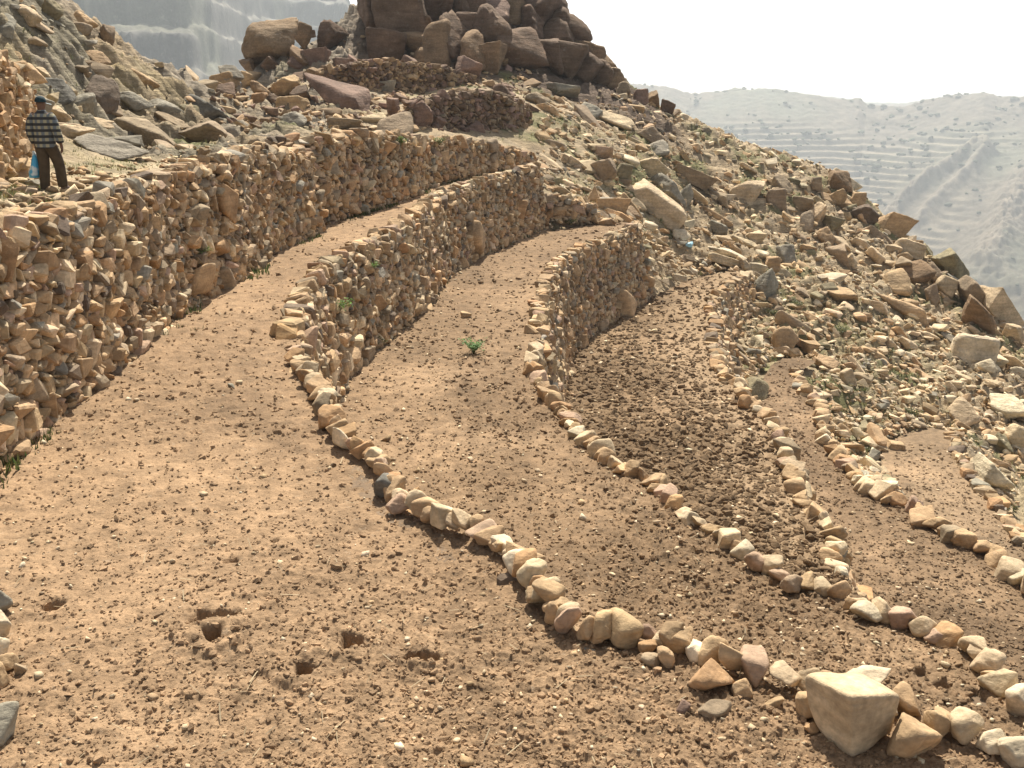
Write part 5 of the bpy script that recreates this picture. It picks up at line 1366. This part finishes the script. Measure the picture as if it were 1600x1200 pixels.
# cap with a brim, turned a little to the left
bm = bmesh.new()
for v in bmesh.ops.create_uvsphere(bm, u_segments=24, v_segments=14, radius=1)['verts']:
    v.co = Vector((v.co.x * .098, v.co.y * .112, max(v.co.z, -.12) * .105))
bmesh.ops.transform(bm, matrix=Matrix.Translation((-.011, .035, 1.635)), verts=bm.verts)
cap_o = from_bm('cap', bm, plain('dark_teal_cap', (.012, .035, .045), .8, .15, 15), man)
bm = bmesh.new(); vs = []
for r_, dz in ((.085, 0), (.19, -.028)):
    for k in range(9):
        a = R(105 + (k - 4) * 15)
        vs.append(bm.verts.new((-.011 + math.cos(a) * r_, .035 + math.sin(a) * r_ * 1.1, 1.622 + dz - (.02 if k in (0, 8) else 0))))
for k in range(8): bm.faces.new((vs[k], vs[k + 1], vs[9 + k + 1], vs[9 + k]))
bmesh.ops.solidify(bm, geom=bm.faces[:], thickness=.008)
from_bm('brim', bm, plain('grey_brim', (.30, .34, .36), .8, .1, 15), cap_o)
# shoes
for sx_, (hx, hy, hz), (tx_, ty_, tz_) in ((-1, (-.09, -.06, .03), (-.11, .15, .03)), (1, (.15, .14, .07), (.17, .35, .03))):
    bm = bmesh.new(); bmesh.ops.create_uvsphere(bm, u_segments=16, v_segments=10, radius=1)
    d = Vector((tx_ - hx, ty_ - hy, tz_ - hz))
    M = Matrix.Translation(Vector((hx + tx_, hy + ty_, hz + tz_ + .03)) / 2) @ d.to_track_quat('Y', 'Z').to_matrix().to_4x4() @ Matrix.Diagonal((.052, d.length / 2 + .03, .05, 1))
    bmesh.ops.transform(bm, matrix=M, verts=bm.verts)
    from_bm('shoe', bm, plain('worn_shoe', (.16, .12, .10), .8), man)
# the bag in his left hand
bagm = bpy.data.materials.new('blue_white_plastic'); bagm.use_nodes = True
t = bagm.node_tree; b = t.nodes['Principled BSDF']; b.inputs['Roughness'].default_value = .4
tc = nd(t, 'ShaderNodeTexCoord'); n_ = nd(t, 'ShaderNodeTexNoise'); n_.inputs['Scale'].default_value = 5; t.links.new(tc.outputs['Object'], n_.inputs['Vector'])
rp = nd(t, 'ShaderNodeValToRGB'); rp.color_ramp.elements[0].position = .46; rp.color_ramp.elements[0].color = (.08, .42, .68, 1); rp.color_ramp.elements[1].position = .54; rp.color_ramp.elements[1].color = (.7, .78, .8, 1)
t.links.new(n_.outputs['Fac'], rp.inputs[0]); t.links.new(rp.outputs[0], b.inputs['Base Color'])
rings = []
for q in range(10):
    u_ = q / 9
    rings.append(((.02 * math.sin(u_ * 5), 0, -.03 - u_ * .46), .02 + .075 * math.sin(min(u_ * 1.25, 1) * 1.5) ** 1.2, .02 + .10 * math.sin(min(u_ * 1.35, 1) * 1.45), up))
rings.append(((.0, 0, -.50), .03, .03, up))
v, f_ = loft(rings, 18)
me = bpy.data.meshes.new('plastic_bag'); me.from_pydata([q[:] for q in v], [], f_ + [tuple(range(10 * 18, 11 * 18))]); me.update()
for p_ in me.polygons: p_.use_smooth = True
bag = obj('plastic_bag', me, bagm)
bag.location = man.matrix_basis @ Vector((-.27, .03, .78))
tag(bag, 'blue and white plastic bag held in the left hand of the walking man', 'bag')
print('man', time.time() - T0)

# ------------------------------------------------------------------ the far side of the valley
PLAT = [(560, 60), (800, 90), (950, 125), (1000, 131), (1040, 134), (1080, 145), (1130, 143), (1190, 137), (1240, 143), (1290, 150), (1345, 158), (1355, 165), (1415, 167), (1450, 156), (1500, 149), (1540, 144), (1560, 150), (1600, 151), (1800, 150)]
az = np.radians(np.concatenate([np.linspace(-46, -31, 50)[:-1], np.linspace(-31, 31, 1000), np.linspace(31, 46, 50)[1:]]))
FS = 1.8
rs = np.concatenate([np.geomspace(60, 380, 46)[:-1], np.linspace(380, 1450, 430), np.geomspace(1455, 2400, 24)])
A_, R_ = np.meshgrid(az, rs)
x = (np.sin(A_) * R_).ravel(); y = (np.cos(A_) * R_).ravel(); a = A_.ravel(); r = R_.ravel()
pxa = 800 + F * np.tan(a) / math.cos(PITCH)
ytop = np.interp(pxa, [p[0] for p in PLAT], [p[1] for p in PLAT])
def elev(py): return np.tan(np.arctan((600 - py) / F) - PITCH)
zt = elev(ytop) * 1400
n0 = fbm2(x / 160, y / 160, 5, 201); n1 = fbm2(x / 45, y / 45, 4, 203); n2 = fbm2(x / 12, y / 12, 3, 205)
u = np.clip((r - 640) / 760, 0, 1)
zR = -255 + (zt + 255) * (u ** .97) + 10 * n0 * np.sin(np.pi * u) + 1.5 * n1 * np.sin(np.pi * u)
zR = np.where(r < 640, -255 + (640 - r) * .03, zR)
zR = np.where(r < 380, -55 - (r - 88) * .66, zR); zR = np.where((r >= 380) & (r < 640), np.maximum(-248 + 4 * n0, zR), zR)
zR = np.where(r > 1400, zt - 3 + 4 * n1 + (r - 1400) * .0, zR)
zR = zR + np.where((r > 1340) & (r < 1420), 5 * np.maximum(n1 + .4 * n2, 0), 0)
# terraces: level treads and short risers that follow the contours
step = 6.2
SPURS = ([(1530, 238), (1480, 268), (1440, 292), (1400, 322), (1380, 345)], [(1545, 246), (1500, 282), (1455, 318), (1430, 345)], [(1640, 245), (1600, 290), (1575, 330), (1560, 375), (1535, 420)], [(1390, 480), (1480, 455), (1560, 450), (1640, 470)])
def spur_line(img):
    P = []
    for px, py in img:
        rr = ray(px, py); aa = math.atan2(rr[0], rr[1]); e = rr[2] / math.hypot(rr[0], rr[1])
        q = np.linspace(700, 1395, 300); zz = -255 + (float(np.interp(800 + F * math.tan(aa) / math.cos(PITCH), [p[0] for p in PLAT], elev(np.array([p[1] for p in PLAT])) * 1400)) + 255) * (np.clip((q - 640) / 760, 0, 1) ** .97)
        i = int(np.argmin(np.abs(zz / q - e))); P.append((math.sin(aa) * q[i], math.cos(aa) * q[i]))
    return np.array(P)
SP_D = [seg_dist(x, y, spur_line(q), False)[0] for q in SPURS]
terr = smooth(700, 760, r) * smooth(1330, 1240, r) * (1 - .8 * smooth(-30, 25, (x - (330 + (r - 900) * .62)) + 25 * n0))
for d_, w_ in zip(SP_D, (24, 20, 42, 40)): terr = terr * (1 - np.exp(-(d_ / w_) ** 4))
rough_r = 1 - terr
w_ = zR / step + .7 * n0 + .16 * n1
fl = np.floor(w_); fr = w_ - fl
zq = (fl + smooth(.62, .98, fr)) * step - (.7 * n0 + .16 * n1) * step
w3 = zR / 3.4 + .8 * n0 + .3 * n1 + .25 * n2; f3 = w3 - np.floor(w3); z3 = (np.floor(w3) + smooth(.6, .98, f3)) * 3.4 - (.8 * n0 + .3 * n1 + .25 * n2) * 3.4
spm = 1.0
for d_, w_ in zip(SP_D, (24, 20, 42, 40)): spm = spm * (1 - np.exp(-(d_ / w_) ** 4))
fine = spm * smooth(680, 740, r) * smooth(1330, 1240, r) * (1 - terr)
zR2 = zR * (1 - terr * .9) + zq * terr * .9 + (z3 - zR) * fine * .6 + rough_r * (.45 * n2 + .6 * n1 + 1.2 * fbm2(x / 5, y / 5, 2, 207)) * smooth(640, 720, r)
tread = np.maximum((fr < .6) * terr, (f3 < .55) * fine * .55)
# rock spurs running down the slope
def spur(d, hgt, wid):
    global zR2
    k = np.exp(-(d / wid) ** 2)
    zR2 = zR2 + hgt * k * (1 + .08 * n2 + .35 * fbm2(x / 4, y / 4, 2, 209))
    return k
k1 = spur(SP_D[0], 13, 9); k2 = spur(SP_D[1], 9, 7); k3 = spur(SP_D[2], 15, 17); k4 = spur(SP_D[3], 8, 20)

# the cliff on the left, nearer and higher
L0 = smooth(R(-5.5), R(-9), a)
rc = 500 + 60 * fbm2(a * 9, r * 0 + .5, 4, 211) * 1.2 + 26 * fbm2(a * 40, zt * 0 + 2.5, 3, 212) + 10 * n1 + smooth(R(-17), R(-12), a) * 220
d = r - rc
led = 7 * n0 + 5 * n1
tl = np.maximum(d, 0) / 27 + .35 * fbm2(a * 22, r * 0 + 4.5, 3, 243)
fl_ = np.floor(tl); ft = tl - fl_
lay = fl_ + smooth(0, .22, ft) * .86 + smooth(.22, 1, ft) * .14
zL = -75 + smooth(-190, 0, d) * 46 + np.where(d > 0, 21 * (lay - lay * 0), 0) + led * .6 + 2.2 * n2
blk = fbm2(a * 60, r / 9, 3, 241); zL = zL + 2.5 * blk * smooth(-10, 20, d)
zL = np.minimum(zL, 82 + 3 * n1)
zF = zR2 * (1 - L0) + zL * L0
zF = np.where(r < 380, -55 - (r - 88) * .5, zF) * 1.0
zF = np.where((r >= 380) & (r < 420), np.minimum(zF, -60), zF)
c = np.broadcast_to(C3(.20, .165, .12), (len(x), 3)).copy()
c = c * (1 + .35 * n2 + .25 * fbm2(x / 5, y / 5, 2, 208))[:, None]
c = mixc(c, C3(.17, .20, .13), smooth(-.1, .5, n0) * .6)
c = mixc(c, C3(.36, .30, .21), np.clip(tread * .8, 0, 1)); c = mixc(c, C3(.15, .13, .10), np.clip((1 - tread) * np.maximum(terr, fine * .5) * .8, 0, 1))  # treads painted pale as sunlit, risers painted dark as backlit shade
c = mixc(c, C3(.13, .15, .075), smooth(.35, .6, n1 + .3 * n0) * .35 * (1 - tread))
c = mixc(c, C3(.34, .28, .21), np.clip(k1 + k2 + k3, 0, 1) * .7)
cl = C3(.12, .112, .10) * (1 + .5 * fbm2(a * 130, zF * .012, 4, 221)[:, None] + .2 * n1[:, None])
c = mixc(c, cl, L0)
c = mixc(c, C3(.36, .33, .27), L0 * smooth(.3, .6, ft) * smooth(1.0, .85, ft) * (d > 0) * .45); c = mixc(c, C3(.17, .19, .10), L0 * smooth(.1, .5, n1) * .4)  # sunlit ledge tops painted pale into the cliff colour, then green patches
n, m = A_.shape; idx = np.arange(n * m).reshape(n, m)
f = np.stack([idx[:-1, :-1], idx[:-1, 1:], idx[1:, 1:], idx[1:, :-1]], -1).reshape(-1, 4)
o = obj('far_mountainside', mesh_np('far_mountainside', np.c_[x, y, zF] * FS, f, (c * .66).clip(.03, .6)), M_FAR)
tag(o, 'hazy terraced mountainside and cliffs across the valley', 'mountainside', kind='structure')
ZF_MIN, ZF_MAX = float(zF.min()) * FS, float(zF.max()) * FS
# bushes on the far slope, too small and many to count
def far_points(n):
    sel = np.nonzero((a > R(4)) & (a < R(31)) & (r > 760) & (r < 1420) & (n1 > -.1))[0]
    wgt = (smooth(1000, 1300, r[sel]) * .9 + .12) * (zF[sel] > -260); wgt = wgt / wgt.sum()
    return rng.choice(sel, n, replace=False, p=wgt)
i = far_points(650)
s = rng.uniform(.9, 2.6, len(i))
V, Fc, C = batch([rock_shape(2, 700 + k, 20, 8, .2) for k in range(6)], np.stack([x[i], y[i], zF[i] + s * .5], -1) * FS, rrot(len(i), .3), np.stack([s * 1.7, s * 1.4, s * .8], -1) * FS, np.array([[.09, .10, .06]]) * rng.normal(1, .2, (len(i), 1)))
tag(obj('far_bushes', mesh_np('far_bushes', V, Fc, C), M_FAR), 'dark bushes dotted over the far mountainside', 'bushes', kind='stuff')
print('far', time.time() - T0, ZF_MIN, ZF_MAX)

# ------------------------------------------------------------------ the dusty air of the valley
bm = bmesh.new(); bmesh.ops.create_cube(bm, size=1)
zlo = ZF_MIN - 1.5; zhi = max(ZF_MAX, 14) + 4
bmesh.ops.transform(bm, matrix=Matrix.Translation((0, 2100, (zlo + zhi) / 2)) @ Matrix.Diagonal((7600, 5000, zhi - zlo, 1)), verts=bm.verts)
hm = bpy.data.materials.new('dusty_air'); hm.use_nodes = True
t = hm.node_tree; t.nodes.remove(t.nodes['Principled BSDF'])
pv = nd(t, 'ShaderNodeVolumePrincipled'); pv.inputs['Color'].default_value = (.85, .93, 1, 1); pv.inputs['Density'].default_value = .00024; pv.inputs['Anisotropy'].default_value = .35
t.links.new(pv.outputs[0], t.nodes['Material Output'].inputs['Volume'])
hz = from_bm('haze', bm, hm, None, False)
tag(hz, 'pale dusty haze filling the valley air', 'haze', kind='stuff')
print('done', time.time() - T0, 'objects', len(S.objects))
